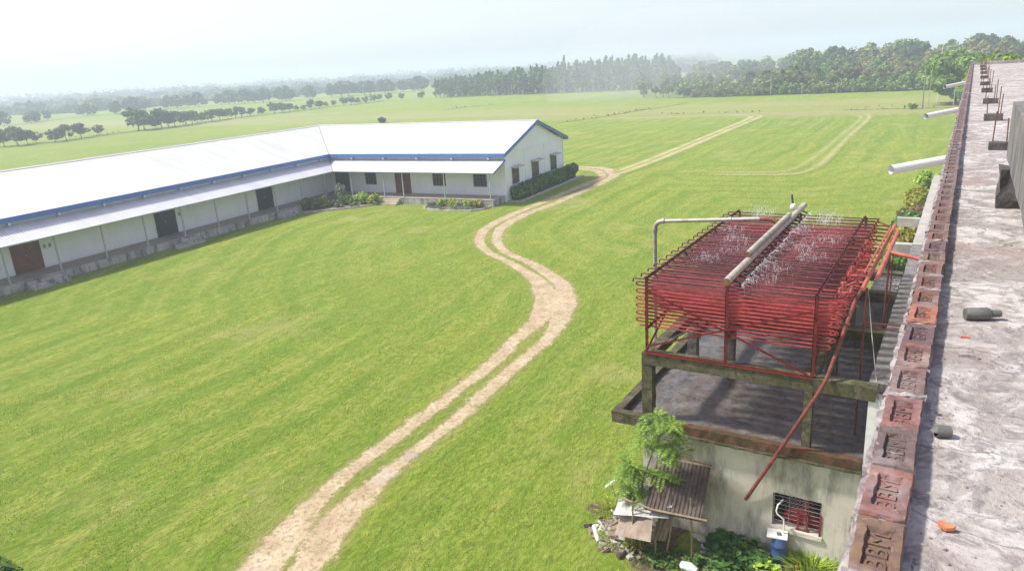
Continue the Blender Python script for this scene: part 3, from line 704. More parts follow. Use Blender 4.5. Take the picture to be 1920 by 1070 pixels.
# walls with gables
mb = MB()
t = .2; zw = 3.78
mb.box(X1 - t, X1, YN, YF, 0, zw); mb.box(X0, X0 + t, YN, YB, 0, zw); mb.box(X0 + t, XG, YB - t, YB, 0, zw)
mb.box(X1, XG, YF, YF + t, 0, zw); mb.box(XG - t, XG, YF + t, YB - t, 0, zw)
mb.add([(XG, YF, zw), (XG, YB, zw), (XG, RYR, zt(.0) - .05), (XG - t, YF, zw), (XG - t, YB, zw), (XG - t, RYR, zt(0) - .05)], [(0, 1, 2), (5, 4, 3), (0, 2, 5, 3), (2, 1, 4, 5)])
mb.add([(X0, YN, zw), (X1, YN, zw), (RXL, YN, zt(0) - .05), (X0, YN + t, zw), (X1, YN + t, zw), (RXL, YN + t, zt(0) - .05)], [(0, 1, 2), (5, 4, 3), (1, 4, 5, 2), (2, 5, 3, 0)])
mb.box(X0 + t, X1 - t, YN, YN + t, 0, zw)
wl = mb.build('wall', M['wall'], bd)
class WS:                                                   # raised wall panels and grooves, each its own piece
    def box(s, *a): b = MB(); b.box(*a); b.build('wall_strip', M['wall'], wl)
mb = WS()
for y in (58.1, 62.28): mb.box(XG, XG + .035, y - .09, y + .09, .55, 3.95)
mb.box(XG, XG + .045, YF + .02, YB - .02, 3.94, 4.03); mb.box(XG, XG + .04, YF, YF + .16, 0, 3.94); mb.box(XG, XG + .04, YB - .16, YB, 0, 3.94)
for x in (-44.5, -41.0, -37.4, -36.2, -33.1, -29.6): mb.box(x - .03, x + .03, YF - .02, YF, .56, 3.4)
for y in np.arange(5.0, 54, 3.1): mb.box(X1, X1 + .015, y - .03, y + .03, .56, 3.4)
# fascias
mb = MB(); e = .03; fz = .27
mb.box(EX, EX + e, YN - .3, EY, slope_z(6.75) - .03 - fz, slope_z(6.75) + .012)
mb.box(EX + e, GX, EY - e, EY, slope_z(6.7) - .03 - fz, slope_z(6.7) + .012)
for (ya, za, yb, zb_) in ((RYR, RZ, EY, slope_z(6.7)), (RYR, RZ, EB, slope_z(6.9))):
    mb.hexa([(GX, ya, za - .30), (GX + .04, ya, za - .30), (GX + .04, yb, zb_ - .28), (GX, yb, zb_ - .28)] if yb > ya else [(GX, yb, zb_ - .28), (GX + .04, yb, zb_ - .28), (GX + .04, ya, za - .30), (GX, ya, za - .30)],
            [(GX, ya, za + .02), (GX + .04, ya, za + .02), (GX + .04, yb, zb_ + .02), (GX, yb, zb_ + .02)] if yb > ya else [(GX, yb, zb_ + .02), (GX + .04, yb, zb_ + .02), (GX + .04, ya, za + .02), (GX, ya, za + .02)])
mb.box(GX - .8, GX + .04, EB, EB + .04, slope_z(6.9) - .28, slope_z(6.9) + .01)
mb.build('fascia', M['blue'], bd)
mb = MB()                                                   # soffit band below the blue edge
mb.box(X1 + .002, X1 + .06, YN, YF - .06, 3.60, 3.90); mb.box(X1 + .002, XG - .01, YF - .06, YF - .002, 3.60, 3.90)
for y in np.arange(6.0, 53, 3.1): mb.box(X1 + .06, EX - .005, y - .07, y + .07, 3.62, 3.86)
for x in np.arange(-44.2, -29, 3.6): mb.box(x - .07, x + .07, EY + .005, YF - .06, 3.62, 3.86)
mb.build('eave_band', M['eaveband'], bd)
mb = MB(); mb.quadslab([(GX, RYR, RZ - .04), (GX, EB, slope_z(6.9) - .04), (XG - 1, EB, slope_z(6.9) - .04), (XG - 1, RYR, RZ - .04)], .01)
mb.build('soffit', M['eaveband'], bd)
# veranda roof
vr = uvroof('veranda_roof', [
    ([(X1 + .03, YN, VZ0), (VX, YN, VZ1), (VX, VY, VZ1), (X1 + .03, YF - .03, VZ0)], (0, 1, 0)),
    ([(X1 + .03, YF - .03, VZ0), (VX, VY, VZ1), (-28.38, VY, VZ1), (-28.38, YF - .03, VZ0)], (1, 0, 0))], .025, bd)
mb = MB()
mb.hexa([(-28.38, VY, VZ1 - .13), (-28.34, VY, VZ1 - .13), (-28.34, YF, VZ0 - .13), (-28.38, YF, VZ0 - .13)], [(-28.38, VY, VZ1 + .02), (-28.34, VY, VZ1 + .02), (-28.34, YF, VZ0 + .02), (-28.38, YF, VZ0 + .02)])
mb.build('veranda_barge', M['blue'], bd)
mb = MB(); mb.box(VX - .12, VX - .06, YN, VY + .06, VZ1 - .10, VZ1 - .035); mb.box(VX - .06, -28.45, VY + .06, VY + .12, VZ1 - .10, VZ1 - .035)
mb.build('veranda_beam', M['post'], bd)
# plinth and floor
mb = MB(); mb.box(X1, -45.15, YN, 52.0, -.1, .53); mb.box(X1, -28.62, 52.0, YF, -.1, .53)
mb.build('plinth', M['plinth'], bd)
mb = MB(); mb.box(X1, -45.13, YN, 51.98, .53, .55); mb.box(X1, -28.6, 51.98, YF, .53, .55)
mb.build('veranda_floor', M['vfloor'], bd)
posts = [(-45.25, y) for y in np.arange(4.4, 51, 3.1)] + [(-39.6, 52.12), (-37.55, 52.12), (-33.3, 52.12), (-28.9, 52.12), (-43.2, 52.12)]
pm = MB(); pm.box(-.04, .04, -.04, .04, .55, 2.74); pm.box(-.08, .08, -.08, .08, .55, .57); pm = pm.mesh('post'); pm.materials.append(M['post'])
for x, y in posts:
    o = bpy.data.objects.new('post', pm); COL.objects.link(o); o.parent = bd; o.location = (x, y, 0)
# doors
def door_left(y0, y1, mat, lab):
    mb = MB(); mb.box(X1, X1 + .03, y0, (y0 + y1) / 2 - .006, .56, 2.75); mb.box(X1, X1 + .03, (y0 + y1) / 2 + .006, y1, .56, 2.75)
    for a, b in ((y0, (y0 + y1) / 2), ((y0 + y1) / 2, y1)):
        for z0, z1 in ((.70, 1.5), (1.62, 2.6)): mb.box(X1 + .03, X1 + .045, a + .1, b - .1, z0, z1)
    d = mb.build('door', M[mat], bd); d['label'] = lab
    mb = MB(); mb.box(X1, X1 + .05, y0 - .06, y0, .56, 2.81); mb.box(X1, X1 + .05, y1, y1 + .06, .56, 2.81); mb.box(X1, X1 + .05, y0, y1, 2.75, 2.81)
    mb.build('door_frame', M['frame' if mat != 'brown' else 'brown'], d)
    mb = MB(); mb.box(X1 + .045, X1 + .09, (y0 + y1) / 2 - .09, (y0 + y1) / 2 - .05, 1.5, 1.62); mb.build('handle', M['gi'], d)
def door_right(x0, x1, mat, lab):
    y = YF; xm = (x0 + x1) / 2
    mb = MB(); mb.box(x0, xm - .008, y - .03, y, .56, 2.75); mb.box(xm + .008, x1, y - .03, y, .56, 2.75)
    for a, b in ((x0, xm), (xm, x1)):
        for z0, z1 in ((.70, 1.5), (1.62, 2.6)): mb.box(a + .1, b - .1, y - .045, y - .03, z0, z1)
    d = mb.build('door', M[mat], bd); d['label'] = lab
    mb = MB(); mb.box(x0 - .06, x0, y - .05, y, .56, 2.81); mb.box(x1, x1 + .06, y - .05, y, .56, 2.81); mb.box(x0, x1, y - .05, y, 2.75, 2.81)
    mb.build('door_frame', M['frame' if mat != 'brown' else 'brown'], d)
    mb = MB(); mb.box(xm + .05, xm + .09, y - .09, y - .045, 1.5, 1.62); mb.build('handle', M['gi'], d)
door_left(24.47, 26.14, 'brown', 'brown double door with steps in front'); door_left(34.6, 36.26, 'black', 'black double door halfway along the long wing')
door_left(44.5, 46.2, 'black', 'black double door near the inner corner'); door_left(14.0, 15.7, 'brown', 'brown double door at the far end of the long wing')
door_right(-39.7, -38.16, 'brown', 'reddish brown double door of the short wing'); door_right(-46.6, -45.1, 'navy', 'dark slate door in the inner corner')
# windows
def window(side, a0, a1, z0, z1, shade=False):
    mb = MB(); fb = MB(); bb = MB()
    if side == 'front':
        y = YF; mb.box(a0, a1, y - .012, y, z0, z1)
        fb.box(a0 - .06, a0, y - .045, y, z0 - .06, z1 + .06); fb.box(a1, a1 + .06, y - .045, y, z0 - .06, z1 + .06); fb.box(a0, a1, y - .045, y, z1, z1 + .06); fb.box(a0, a1, y - .06, y, z0 - .06, z0)
        for k in range(1, 4): x = a0 + (a1 - a0) * k / 4; bb.box(x - .022, x + .022, y - .035, y - .012, z0, z1)
        bb.box(a0, a1, y - .030, y - .014, (z0 + z1) / 2 + .1, (z0 + z1) / 2 + .14)
    else:
        x = XG; mb.box(x, x + .012, a0, a1, z0, z1)
        fb.box(x, x + .045, a0 - .06, a0, z0 - .06, z1 + .06); fb.box(x, x + .045, a1, a1 + .06, z0 - .06, z1 + .06); fb.box(x, x + .045, a0, a1, z1, z1 + .06); fb.box(x, x + .06, a0, a1, z0 - .06, z0)
        for k in range(1, 4): y = a0 + (a1 - a0) * k / 4; bb.box(x + .012, x + .035, y - .022, y + .022, z0, z1)
        bb.box(x + .014, x + .03, a0, a1, (z0 + z1) / 2 + .1, (z0 + z1) / 2 + .14)
    wd = mb.build('window', M['shutter'], bd); fb.build('window_frame', M['frame'], wd); bb.build('window_bars', M['frame'], wd)
    if shade:
        sb = MB(); sb.hexa([(XG, a0 - .22, z1 + .12), (XG + .55, a0 - .22, z1 + .08), (XG + .55, a1 + .22, z1 + .08), (XG, a1 + .22, z1 + .12)], [(XG, a0 - .22, z1 + .22), (XG + .55, a0 - .22, z1 + .15), (XG + .55, a1 + .22, z1 + .15), (XG, a1 + .22, z1 + .22)])
        sb.build('sunshade', M['shade'], wd)
for a, b in ((-43.06, -41.95), (-35.64, -34.45), (-31.5, -30.33)): window('front', a, b, 1.34, 2.55)
for a, b in ((55.5, 56.66), (59.45, 60.77), (63.6, 64.84)): window('gable', a, b, 1.36, 2.62, True)
for y in (26.4, 26.75, 36.6): mb = MB(); mb.box(X1, X1 + .06, y, y + .13, 1.75, 2.0); mb.build('switch_box', M['box'], bd)
# steps
def steps(side, a0, a1):
    mb = MB()
    for k in range(3):
        z1 = .44 - .15 * k
        if side == 'L': mb.box(-45.15, -45.15 + .30 * (k + 1), a0 - .02 * k, a1 + .02 * k, -.05 - .01 * k, z1)
        else: mb.box(a0 - .02 * k, a1 + .02 * k, 52.0 - .27 * (k + 1), 52.0, -.05 - .01 * k, z1)
    return mb.build('steps', M['step' if side == 'R' else 'plinth'], bd)
steps('L', 23.75, 25.95); steps('L', 33.9, 36.2); steps('L', 44.3, 46.3); steps('R', -39.6, -37.9); steps('L', 13.7, 15.9)

def loc_b(x, y, z=0):                                       # building coordinates to the world
    c, n = math.cos(BR), math.sin(BR); return (x * c - y * n, x * n + y * c, z)
# garden beds, kerbs
def bed(name, poly, kerb, label):
    r = empty(name, (0, 0, 0), BR); tag(r, label, 'flower bed')
    mb = MB(); n = len(poly); c = np.mean(np.array(poly), 0)
    vs = [(x, y, .05) for x, y in poly] + [(c[0], c[1], .16)]
    mb.add(vs, [(i, (i + 1) % n, n) for i in range(n)]); mb.build('soil', M['earth'], r)
    mb = MB()
    for i in range(len(kerb) - 1):
        a = Vector((*kerb[i], 0)); b = Vector((*kerb[i + 1], 0)); d = (b - a).normalized(); nn = Vector((-d.y, d.x, 0)) * .07
        mb.hexa([a - nn, b - nn, b + nn, a + nn], [v + Vector((0, 0, .13)) for v in (a - nn, b - nn, b + nn, a + nn)])
    mb.build('kerb', M['kerb'], r)
b1 = [(-45.0, 46.9), (-44.2, 46.9), (-43.2, 47.6), (-41.6, 48.9), (-40.4, 50.3), (-39.95, 51.1), (-39.95, 51.9), (-45.0, 51.9)]
bed('garden_bed', b1, b1[:7], 'kerbed garden bed filling the inner corner of the white building')
b2 = [(-34.6, 51.9), (-34.5, 50.6), (-33.6, 50.0), (-31.5, 49.8), (-29.6, 49.95), (-28.9, 50.7), (-28.8, 51.9)]
bed('garden_bed', b2, b2, 'low kerbed garden bed in front of the two windows near the gable corner')
mb = MB()
mb.box(-27.42, -27.18, 54.5, 68.6, 0, .10); mb.box(-28.7, -27.42, 54.3, 54.5, 0, .09)
kk = mb.build('path_edge', M['kerb']); kk.rotation_euler = (0, 0, BR)
tag(kk, 'pale concrete kerb along the foot of the dark hedge by the gable wall', 'kerb')

# shrubs of the garden
def shrub(name, mat, loc, W, D_, H, n, leaf, seed, label, cat='shrub', group=None, k=9, aspect=1.6):
    kz = 1.22 if loc[1] < 60 and loc[0] < -20 else 1.0
    me = shrub_mesh(name, seed, W * kz, D_ * kz, H * kz, int(n * 1.3), leaf, aspect, k)
    o = link(name, me, M[mat]); o.location = loc; tag(o, label, cat, group); return o
shrub('bush', 'lf_garden', loc_b(-44.6, 47.8), 1.7, 1.5, 1.15, 900, .13, 11, 'dark green rounded bush at the left end of the corner garden bed', 'bush')
shrub('bush', 'lf_yellow', loc_b(-43.8, 48.9), 1.0, .9, 1.15, 600, .11, 12, 'bright yellow croton bush between the dark bush and the pale clipped shrub', 'bush')
shrub('bush', 'lf_grey', loc_b(-43.3, 49.7), .9, .8, .75, 400, .10, 13, 'small grey-green bush in front of the pale clipped shrub', 'bush')
shrub('topiary', 'lf_grey', loc_b(-43.6, 50.8), 1.25, 1.25, 2.0, 1300, .09, 14, 'tall pale grey-green clipped egg-shaped shrub in the corner bed', 'clipped shrub', k=14)
shrub('bush', 'lf_garden', loc_b(-42.4, 50.2), 1.4, 1.2, 1.0, 700, .11, 15, 'mid green bush right of the pale clipped shrub', 'bush')
shrub('bush', 'lf_grey', loc_b(-42.5, 49.2), 1.0, .6, .5, 350, .09, 151, 'low grey-green plant at the kerb below the clipped shrub', 'plant')
shrub('bush', 'lf_lime', loc_b(-41.5, 51.2), 1.7, 1.2, 1.15, 900, .11, 16, 'lime green bushy shrub in the middle right of the corner bed', 'bush')
shrub('bush', 'lf_lime', loc_b(-40.4, 51.3), 1.5, 1.0, 1.0, 800, .11, 17, 'lime green shrub at the right end of the corner bed, next to the steps', 'bush')
shrub('bush', 'lf_grey', loc_b(-41.3, 49.9), 1.2, .6, .4, 350, .09, 18, 'low grey-green edging plant at the front of the corner bed', 'plant')
lbl2 = ['grey-green plant at the left end of the bed by the gable corner', 'lime green rounded bush left of centre in the bed by the gable corner', 'lime green bush in the centre of the bed by the gable corner', 'grey-green bush right of the centre lime bush near the gable corner', 'yellow-green bush at the right of the bed by the gable corner', 'olive green clipped bush at the far right end of the bed by the gable corner']
for i, (x, y, mt, W, H) in enumerate([(-34.0, 51.0, 'lf_grey', 1.0, .55), (-33.0, 51.1, 'lf_lime', 1.1, .8), (-31.9, 51.0, 'lf_lime', 1.3, .9), (-31.0, 50.7, 'lf_grey', 1.0, .55), (-30.3, 51.0, 'lf_lime', 1.0, .9), (-29.5, 51.1, 'lf_yellow', .9, .85)]):
    shrub('bush', mt, loc_b(x, y), W, .9, H, 500, .10, 30 + i, lbl2[i], 'bush')
for i, (x, y) in enumerate([(-33.6, 50.35), (-32.4, 50.1), (-31.0, 50.05), (-29.9, 50.3)]):
    shrub('bush', 'lf_grey', loc_b(x, y), 1.3, .5, .32, 320, .08, 50 + i, '%s of four low grey-green edging plants along the kerb by the gable corner' % ['leftmost', 'second from left', 'third from left', 'rightmost'][i], 'plant', 'edging plants by the gable corner')
# hedge by the gable
g = np.random.default_rng(5); cl = []
for i in range(46):
    y = 54.9 + 13.2 * (i + .5) / 46 + g.uniform(-.2, .2); cl.append(((-28.0 + g.uniform(-.22, .22), y, .62 + g.uniform(-.12, .28)), (.5, .45, .55)))
P, N = crown_points(g, cl, 190, .7); P[:, 2] = np.maximum(P[:, 2], .03)
hd = link('hedge', leaf_mesh('hedge', P, N, .20, 77, 2.2, .3, .6), M['lf_garden']); hd.rotation_euler = (0, 0, BR)
tag(hd, 'thick dark green hedge along the white gable wall under the three windows', 'hedge')

# ================================================================== NEAR BUILDING: flat roof, brick parapet
nb = empty('concrete_building', (0, 0, 0))
tag(nb, 'near flat-roofed concrete building with a stamped-brick parapet, steel starter bars and stained roof', 'building')
RT = 9.735; RB = 9.67; YE = 42.4
mb = MB(); mb.box(-.13, 14, -8, YE, -.2, RT - .22); mb.build('wall', M['conc'], nb)
mb = MB(); mb.box(-.146, 14.2, -8, YE + .12, RT - .22, RT); mb.build('roof_deck', M['deck'], nb)
mb = MB(); rough_box(mb, -.15, 14.2, YE - .02, YE + .14, RT, RT + .13, .5, .012); mb.build('end_parapet', M['mortar'], nb)
# bricks
rb = random.Random(3)
V = []; F = []; T = []
def badd(vs, fs, col):
    b = len(V); V.extend(vs); F.extend([tuple(b + i for i in f) for f in fs]); T.extend([col] * len(vs))
tints = [(.245, .105, .072), (.205, .10, .08), (.175, .095, .085), (.15, .09, .083), (.225, .12, .09), (.195, .098, .075)]
# letters once
tc = bpy.data.curves.new('t', 'FONT'); tc.body = 'BBM'; tc.extrude = .06; tc.resolution_u = 2; tc.size = 1.0; tc.space_character = 1.05
to = bpy.data.objects.new('t', tc); COL.objects.link(to); bpy.context.view_layer.update()
tm = bpy.data.meshes.new_from_object(to.evaluated_get(bpy.context.evaluated_depsgraph_get()))
tv = np.array([v.co[:] for v in tm.vertices]); tf = [tuple(p.vertices) for p in tm.polygons]
bpy.data.objects.remove(to); bpy.data.curves.remove(tc); bpy.data.meshes.remove(tm)
tv -= (tv.min(0) + tv.max(0)) / 2; tv[:, 0] *= .150 / np.ptp(tv[:, 0]); tv[:, 1] *= .048 / np.ptp(tv[:, 1]); tv[:, 2] *= .007 / np.ptp(tv[:, 2])
pitch = .27; y0 = -.53
for k in range(int((YE - .1 - y0) / pitch)):
    yc = y0 + pitch * (k + .5); xc = -.087 + rb.uniform(-.004, .004); L = .130; Wd = .057; h = RB + .13 + rb.uniform(-.004, .005)
    rz = rb.uniform(-.018, .018); tx = rb.uniform(-.02, .02); ty = rb.uniform(-.012, .012)
    col = rb.choice(tints) if k != 15 else (.38, .14, .075)
    col = tuple(c * rb.uniform(.85, 1.12) for c in col)
    def tr(p): # local (x,y,z) with z relative to the brick top
        x, y, z = p; c, n = math.cos(rz), math.sin(rz)
        return (xc + x * c - y * n, yc + x * n + y * c, h + z + x * tx + y * ty)
    jt = lambda a=.004: rb.uniform(-a, a)
    # outline ring, subdivided so edges can be chipped
    ring = []
    for (ax, ay), (bx, by), nn in (((-Wd, -L), (Wd, -L), 4), ((Wd, -L), (Wd, L), 8), ((Wd, L), (-Wd, L), 4), ((-Wd, L), (-Wd, -L), 8)):
        for i in range(nn):
            t = i / nn; ring.append((ax + (bx - ax) * t, ay + (by - ay) * t))
    n = len(ring)
    def ringz(scale_x, scale_y, z, j): return [tr((x * scale_x + jt(j), y * scale_y + jt(j), z + jt(j * .6))) for x, y in ring]
    fx, fy = .56, .66
    r0 = ringz(1.0, 1.0, -.085, .002); r1 = ringz(1.0, 1.0, -.009, .0035); r2 = ringz(.95, .975, 0, .0025)
    r3 = ringz(fx, fy, 0, .0025); r4 = ringz(fx * .86, fy * .93, -.014, .002)
    vs = r0 + r1 + r2 + r3 + r4; fs = []
    for q in range(4):
        for i in range(n): fs.append((q * n + i, q * n + (i + 1) % n, (q + 1) * n + (i + 1) % n, (q + 1) * n + i))
    fs.append(tuple(4 * n + i for i in range(n)))
    badd(vs, fs, col)
    if yc < 13:
        keep = rb.random()
        wear = rb.uniform(.35, .95); tq = [tr((-v[1] + jt(.0012), v[0] + jt(.0012), -.0125 + v[2] * wear)) for v in tv]
        badd(tq, tf, tuple(c * .9 for c in col))
me = bpy.data.meshes.new('parapet'); me.from_pydata(V, [], F)
me.attributes.new('tint', 'FLOAT_COLOR', 'POINT').data.foreach_set('color', [x for c in T for x in (*c, 1)]); me.update()
pp = link('parapet', me, M['brick'], nb)
mb = MB()
rough_box(mb, -.147, -.028, -.6, YE - .02, RB + .001, RB + .108, .12, .005, rb)
for k in range(int((YE - .1 - y0) / pitch)):               # squeezed-out mortar at the joints and along the outer side
    y = y0 + pitch * k
    rough_box(mb, -.149, -.028, y - .010, y + .010, RB + .10, RB + .122 + rb.uniform(-.008, .014), .02, .005, rb)
    rough_box(mb, -.162 + rb.uniform(0, .006), -.143, y + .01, y + pitch - .01, RB + .02, RB + .118 + rb.uniform(-.015, .008), .05, .006, rb)
mb.quadslab([(-.030, -.6, RB + .035), (-.004, -.6, RB + .004), (-.004, YE, RB + .004), (-.030, YE, RB + .035)], .03)
mb.build('mortar', M['mortar'], pp)
# ledge, pilasters
mb = MB(); rough_box(mb, -1.16, -.13, 15.2, 27.2, 4.25, 4.45, .5, .02); mb.build('ledge', M['slabgrey'], nb); mb = MB(); rough_box(mb, -1.16, -.13, 27.3, YE, 4.25, 4.45, .5, .008)
mb.build('sunshade_ledge', M['palec'], nb)
mb = MB(); mb.box(-1.13, -.13, 14.9, 15.19, -.1, 4.22); mb.build('pilaster', M['white'], nb)
# column stubs with starter bars
stubs = [(.26, 10.67, .17, .09), (.36, 14.5, .25, .10), (.37, 18.25, .25, .10), (.34, 22.0, .22, .10), (.33, 25.4, .24, .09), (.34, 29.4, .22, .09), (.345, 33.2, .21, .09), (.35, 37.0, .20, .09), (.35, 40.6, .20, .09)]
rr = random.Random(9)
for i, (x, y, wx, hz) in enumerate(stubs):
    x *= .951; y *= .951
    if i == 0: x = .36; wx = .24
    mb = MB(); rough_box(mb, x - wx / 2, x + wx / 2, y, y + .18, RT, RT + hz, .08, .005, rr)
    st = mb.build('column_stub', M['darkc'], nb)
    for dx, dy, hh in ((-.35, .12, .30), (.22, .06, .46 if i in (1, 4) else .26), (.36, .13, .34)):
        if i == 0 and dx > .3: continue
        lx = rr.uniform(-.02, .02); hh *= rr.uniform(.85, 1.15)
        b = MB(); b.tube([(x + dx * wx, y + dy, RT + hz - .01), (x + dx * wx + lx, y + dy + .01, RT + hz + hh)], .008, 6); b.build('rebar', M['rebar'], st)
# raised slab near the right edge
mb = MB(); rough_box(mb, .31, 2.6, 4.0, 7.47, 10.03, 10.477, .25, .007, rr); mb.build('raised_slab', M['slabgrey'], nb)
mb = MB(); rough_box(mb, .255, .45, 6.61, 6.89, RT, 10.025, .07, .012, rr); mb.build('slab_pier', M['darkc'], nb)
# rain spouts through the parapet wall
for (ya, yb, zo, zi) in ((10.75, 11.35, 9.40, 9.47), (18.7, 19.6, 9.40, 9.47), (30.3, 31.6, 9.40, 9.47)):
    mb = MB(); d = Vector((.66, (yb - ya), zi - zo)); a = Vector((-.79, ya, zo)); b = a + d
    mb.tube([a, b], .062, 16, caps=False); mb.tube([b, a], .054, 16, caps=False)
    dn = d.normalized(); mb.tube([a, a + dn * .012], .066, 16, caps=False)
    shade_auto(mb.build('rain_spout', M['pvc'], nb))
# wire from the parapet to the starter bars
mb = MB(); mb.tube([(-.10, 18.9, RT + .14), (.1, 18.5, RT + .12), (.27, 18.3, RT + .12)], .006, 5)
tag(mb.build('wire', M['gi']), 'thin pale wire stretched from the parapet to a starter bar on the far roof', 'wire')

# loose things on the roof
def lathe(mb, p, d, prof, n=16):
    p = Vector(p); d = Vector(d).normalized(); mb.tube([p + d * t for t, r in prof], [r for t, r in prof], n)
mb = MB()
lathe(mb, (.08, 3.83, RT + .028), (.155, .055, .004), [(0, .012), (.001, .027), (.012, .030), (.095, .029), (.105, .026), (.110, .018), (.150, .016), (.154, .012)], 16)
tag(shade_auto(mb.build('pipe_fitting', M['greypvc'])), 'dirty grey pipe fitting with a narrow neck lying on the roof', 'pipe fitting')
mb = MB(); lathe(mb, (.014, 2.56, RT + .022), (.05, .02, -.003), [(.0, .017), (.0, .021), (.045, .020), (.046, .015)], 16)
mb2 = MB(); lathe(mb2, (.012, 2.559, RT + .0222), (.05, .02, -.003), [(0, .0), (.001, .0165)], 16)
cup = shade_auto(mb.build('plastic_cup', M['greypvc'])); tag(cup, 'small dark grey plastic cup lying on its side against the brick parapet', 'cup')
mb2.build('mouth_shade', M['dark'], cup)  # dark disc over the closed end, painting the shade of a hollow mouth
mb = MB(); sh = [(0, 0), (.018, -.008), (.036, -.003), (.040, .010), (.028, .012), (.024, .020), (.010, .024), (-.002, .014)]
vs = [(x + .043, y + 2.01, RT + .004 + abs(x - .02) * .25) for x, y in sh]; mb.add([*vs, *[(x, y, z + .010) for x, y, z in vs]], [tuple(range(7, -1, -1)), tuple(range(8, 16))] + [(i, (i + 1) % 8, 8 + (i + 1) % 8, 8 + i) for i in range(8)])
tag(mb.build('tile_shard', M['clay']), 'bright orange terracotta shard lying on the roof near the front', 'shard')
mb = MB(); mb.hexa([(.07, 3.56, RT + .001), (.105, 3.57, RT + .001), (.103, 3.585, RT + .001), (.072, 3.577, RT + .001)], [(.072, 3.562, RT + .012), (.103, 3.572, RT + .010), (.101, 3.583, RT + .010), (.074, 3.575, RT + .012)])
tag(mb.build('brick_chip', M['clay']), 'small orange brick chip on the roof below the pipe fitting', 'chip')
mb = MB(); mb.hexa([(.065, 3.33, RT + .001), (.125, 3.345, RT + .001), (.124, 3.36, RT + .001), (.068, 3.352, RT + .001)], [(.067, 3.332, RT + .012), (.122, 3.346, RT + .011), (.121, 3.358, RT + .011), (.07, 3.35, RT + .012)])
tag(mb.build('mortar_chip', M['mortar']), 'flat pale grey mortar chip on the roof below the orange chip', 'chip')
gr = random.Random(21); mb = MB()
for i in range(900):
    x = gr.random() ** 2.2 * 2.6 - .005; y = 1.6 + gr.random() ** 1.6 * 12; r = gr.uniform(.0015, .006) * (1 + 1.2 * (gr.random() > .96))
    c = Vector((x, y, RT + r * .4)); vs = [c + Vector((gr.uniform(.6, 1.3) * r * a, gr.uniform(.6, 1.3) * r * b, gr.uniform(.5, 1) * r * z)) for a, b, z in ((1, 0, 0), (-1, 0, 0), (0, 1, 0), (0, -1, 0), (0, 0, 1), (0, 0, -1))]
    mb.add(vs, [(0, 2, 4), (2, 1, 4), (1, 3, 4), (3, 0, 4), (2, 0, 5), (1, 2, 5), (3, 1, 5), (0, 3, 5)])
tag(mb.build('roof_grit', M['debris']), 'grit and crumbs scattered over the concrete roof', 'grit', kind='stuff')

# ================================================================== PUMP HOUSE under the coil
ph = empty('pump_house', (-3.4, 14.85, 0))
tag(ph, 'low plastered pump house with a wet concrete tray and mossy concrete frame on top', 'pump house')
ph.location = (0, 0, 0)
rp = random.Random(17)
YW = 14.88; wx0, wx1, wz0, wz1 = -2.86, -1.84, .77, 1.60
mb = MB(); ztop = 2.60; xl = -5.92
mb.box(xl, wx0, YW, YW + .22, -.1, ztop); mb.box(wx1, -1.14, YW, YW + .22, -.1, ztop); mb.box(wx0, wx1, YW, YW + .22, -.1, wz0); mb.box(wx0, wx1, YW, YW + .22, wz1, ztop)
mb.box(xl, xl + .22, YW + .22, 23.8, -.1, ztop); mb.box(xl + .22, -1.14, 23.58, 23.8, -.1, ztop)
mb.build('wall', M['plaster'], ph)
mb = MB(); mb.box(xl + .22, -1.14, 16.4, 16.45, 0, ztop - .02); mb.box(xl + .22, -1.14, YW + .22, 16.4, 0, .02); mb.build('inner_wall', M['dark'], ph)  # back and floor coloured near-black to stand in for the unlit room
mb = MB(); rough_box(mb, wx0 - .02, wx1 + .04, YW - .05, YW, wz0 - .10, wz0, .2, .006, rp); mb.build('sill', M['plaster'], ph)
wn = MB(); wn.box(wx0, wx0 + .03, YW + .05, YW + .09, wz0, wz1); wn.box(wx1 - .03, wx1, YW + .05, YW + .09, wz0, wz1); wn.box(wx0 + .03, wx1 - .03, YW + .05, YW + .09, wz1 - .03, wz1)
for k in range(1, 8): z = wz0 + (wz1 - wz0) * k / 8; wn.tube([(wx0, YW + .07, z), (wx1, YW + .07, z)], .007, 5)
for k in range(1, 3): x = wx0 + (wx1 - wx0) * k / 3; wn.tube([(x, YW + .075, wz0), (x, YW + .075, wz1)], .008, 5)
wo_ = wn.build('window', M['wiremesh'], ph)
mb = MB()                                                   # chain-link upper part
for k in range(-8, 22):
    for sg in (-1, 1):
        x0_ = wx0 + k * .085; a = (x0_, YW + .10, 1.22); b = (x0_ + sg * .36, YW + .10, 1.58)
        if wx0 < min(a[0], b[0]) and max(a[0], b[0]) < wx1: mb.tube([a, b], .004, 4)
mb.build('wire_mesh', M['wiremesh'], wo_)
mb = MB()
for x in (-2.33, -2.14): mb.box(x, x + .035, YW + .02, YW + .06, wz0 + .01, 1.22)
mb.box(-2.33, -2.105, YW + .02, YW + .06, 1.19, 1.225); mb.box(-2.36, -2.08, YW + .02, YW + .06, wz0, wz0 + .03)
mb.box(wx1 - .03, wx1 + .012, YW - .02, YW + .05, wz0, 1.3)
mb.build('hatch', M['redgrill'], wo_)
mb = MB(); lathe(mb, (-2.3, 15.2, .75), (0, .6, 0), [(0, .05), (.02, .40), (.25, .42), (.5, .40)], 18); mb.tube([(-2.2, 15.15, 0.6), (-2.2, 15.15, 1.8)], .08, 10); mb.box(-2.9, -1.8, 15.2, 16.0, .02, .7)
tag(mb.build('machine', M['redmach']), 'red machine seen through the pump house window', 'machine')
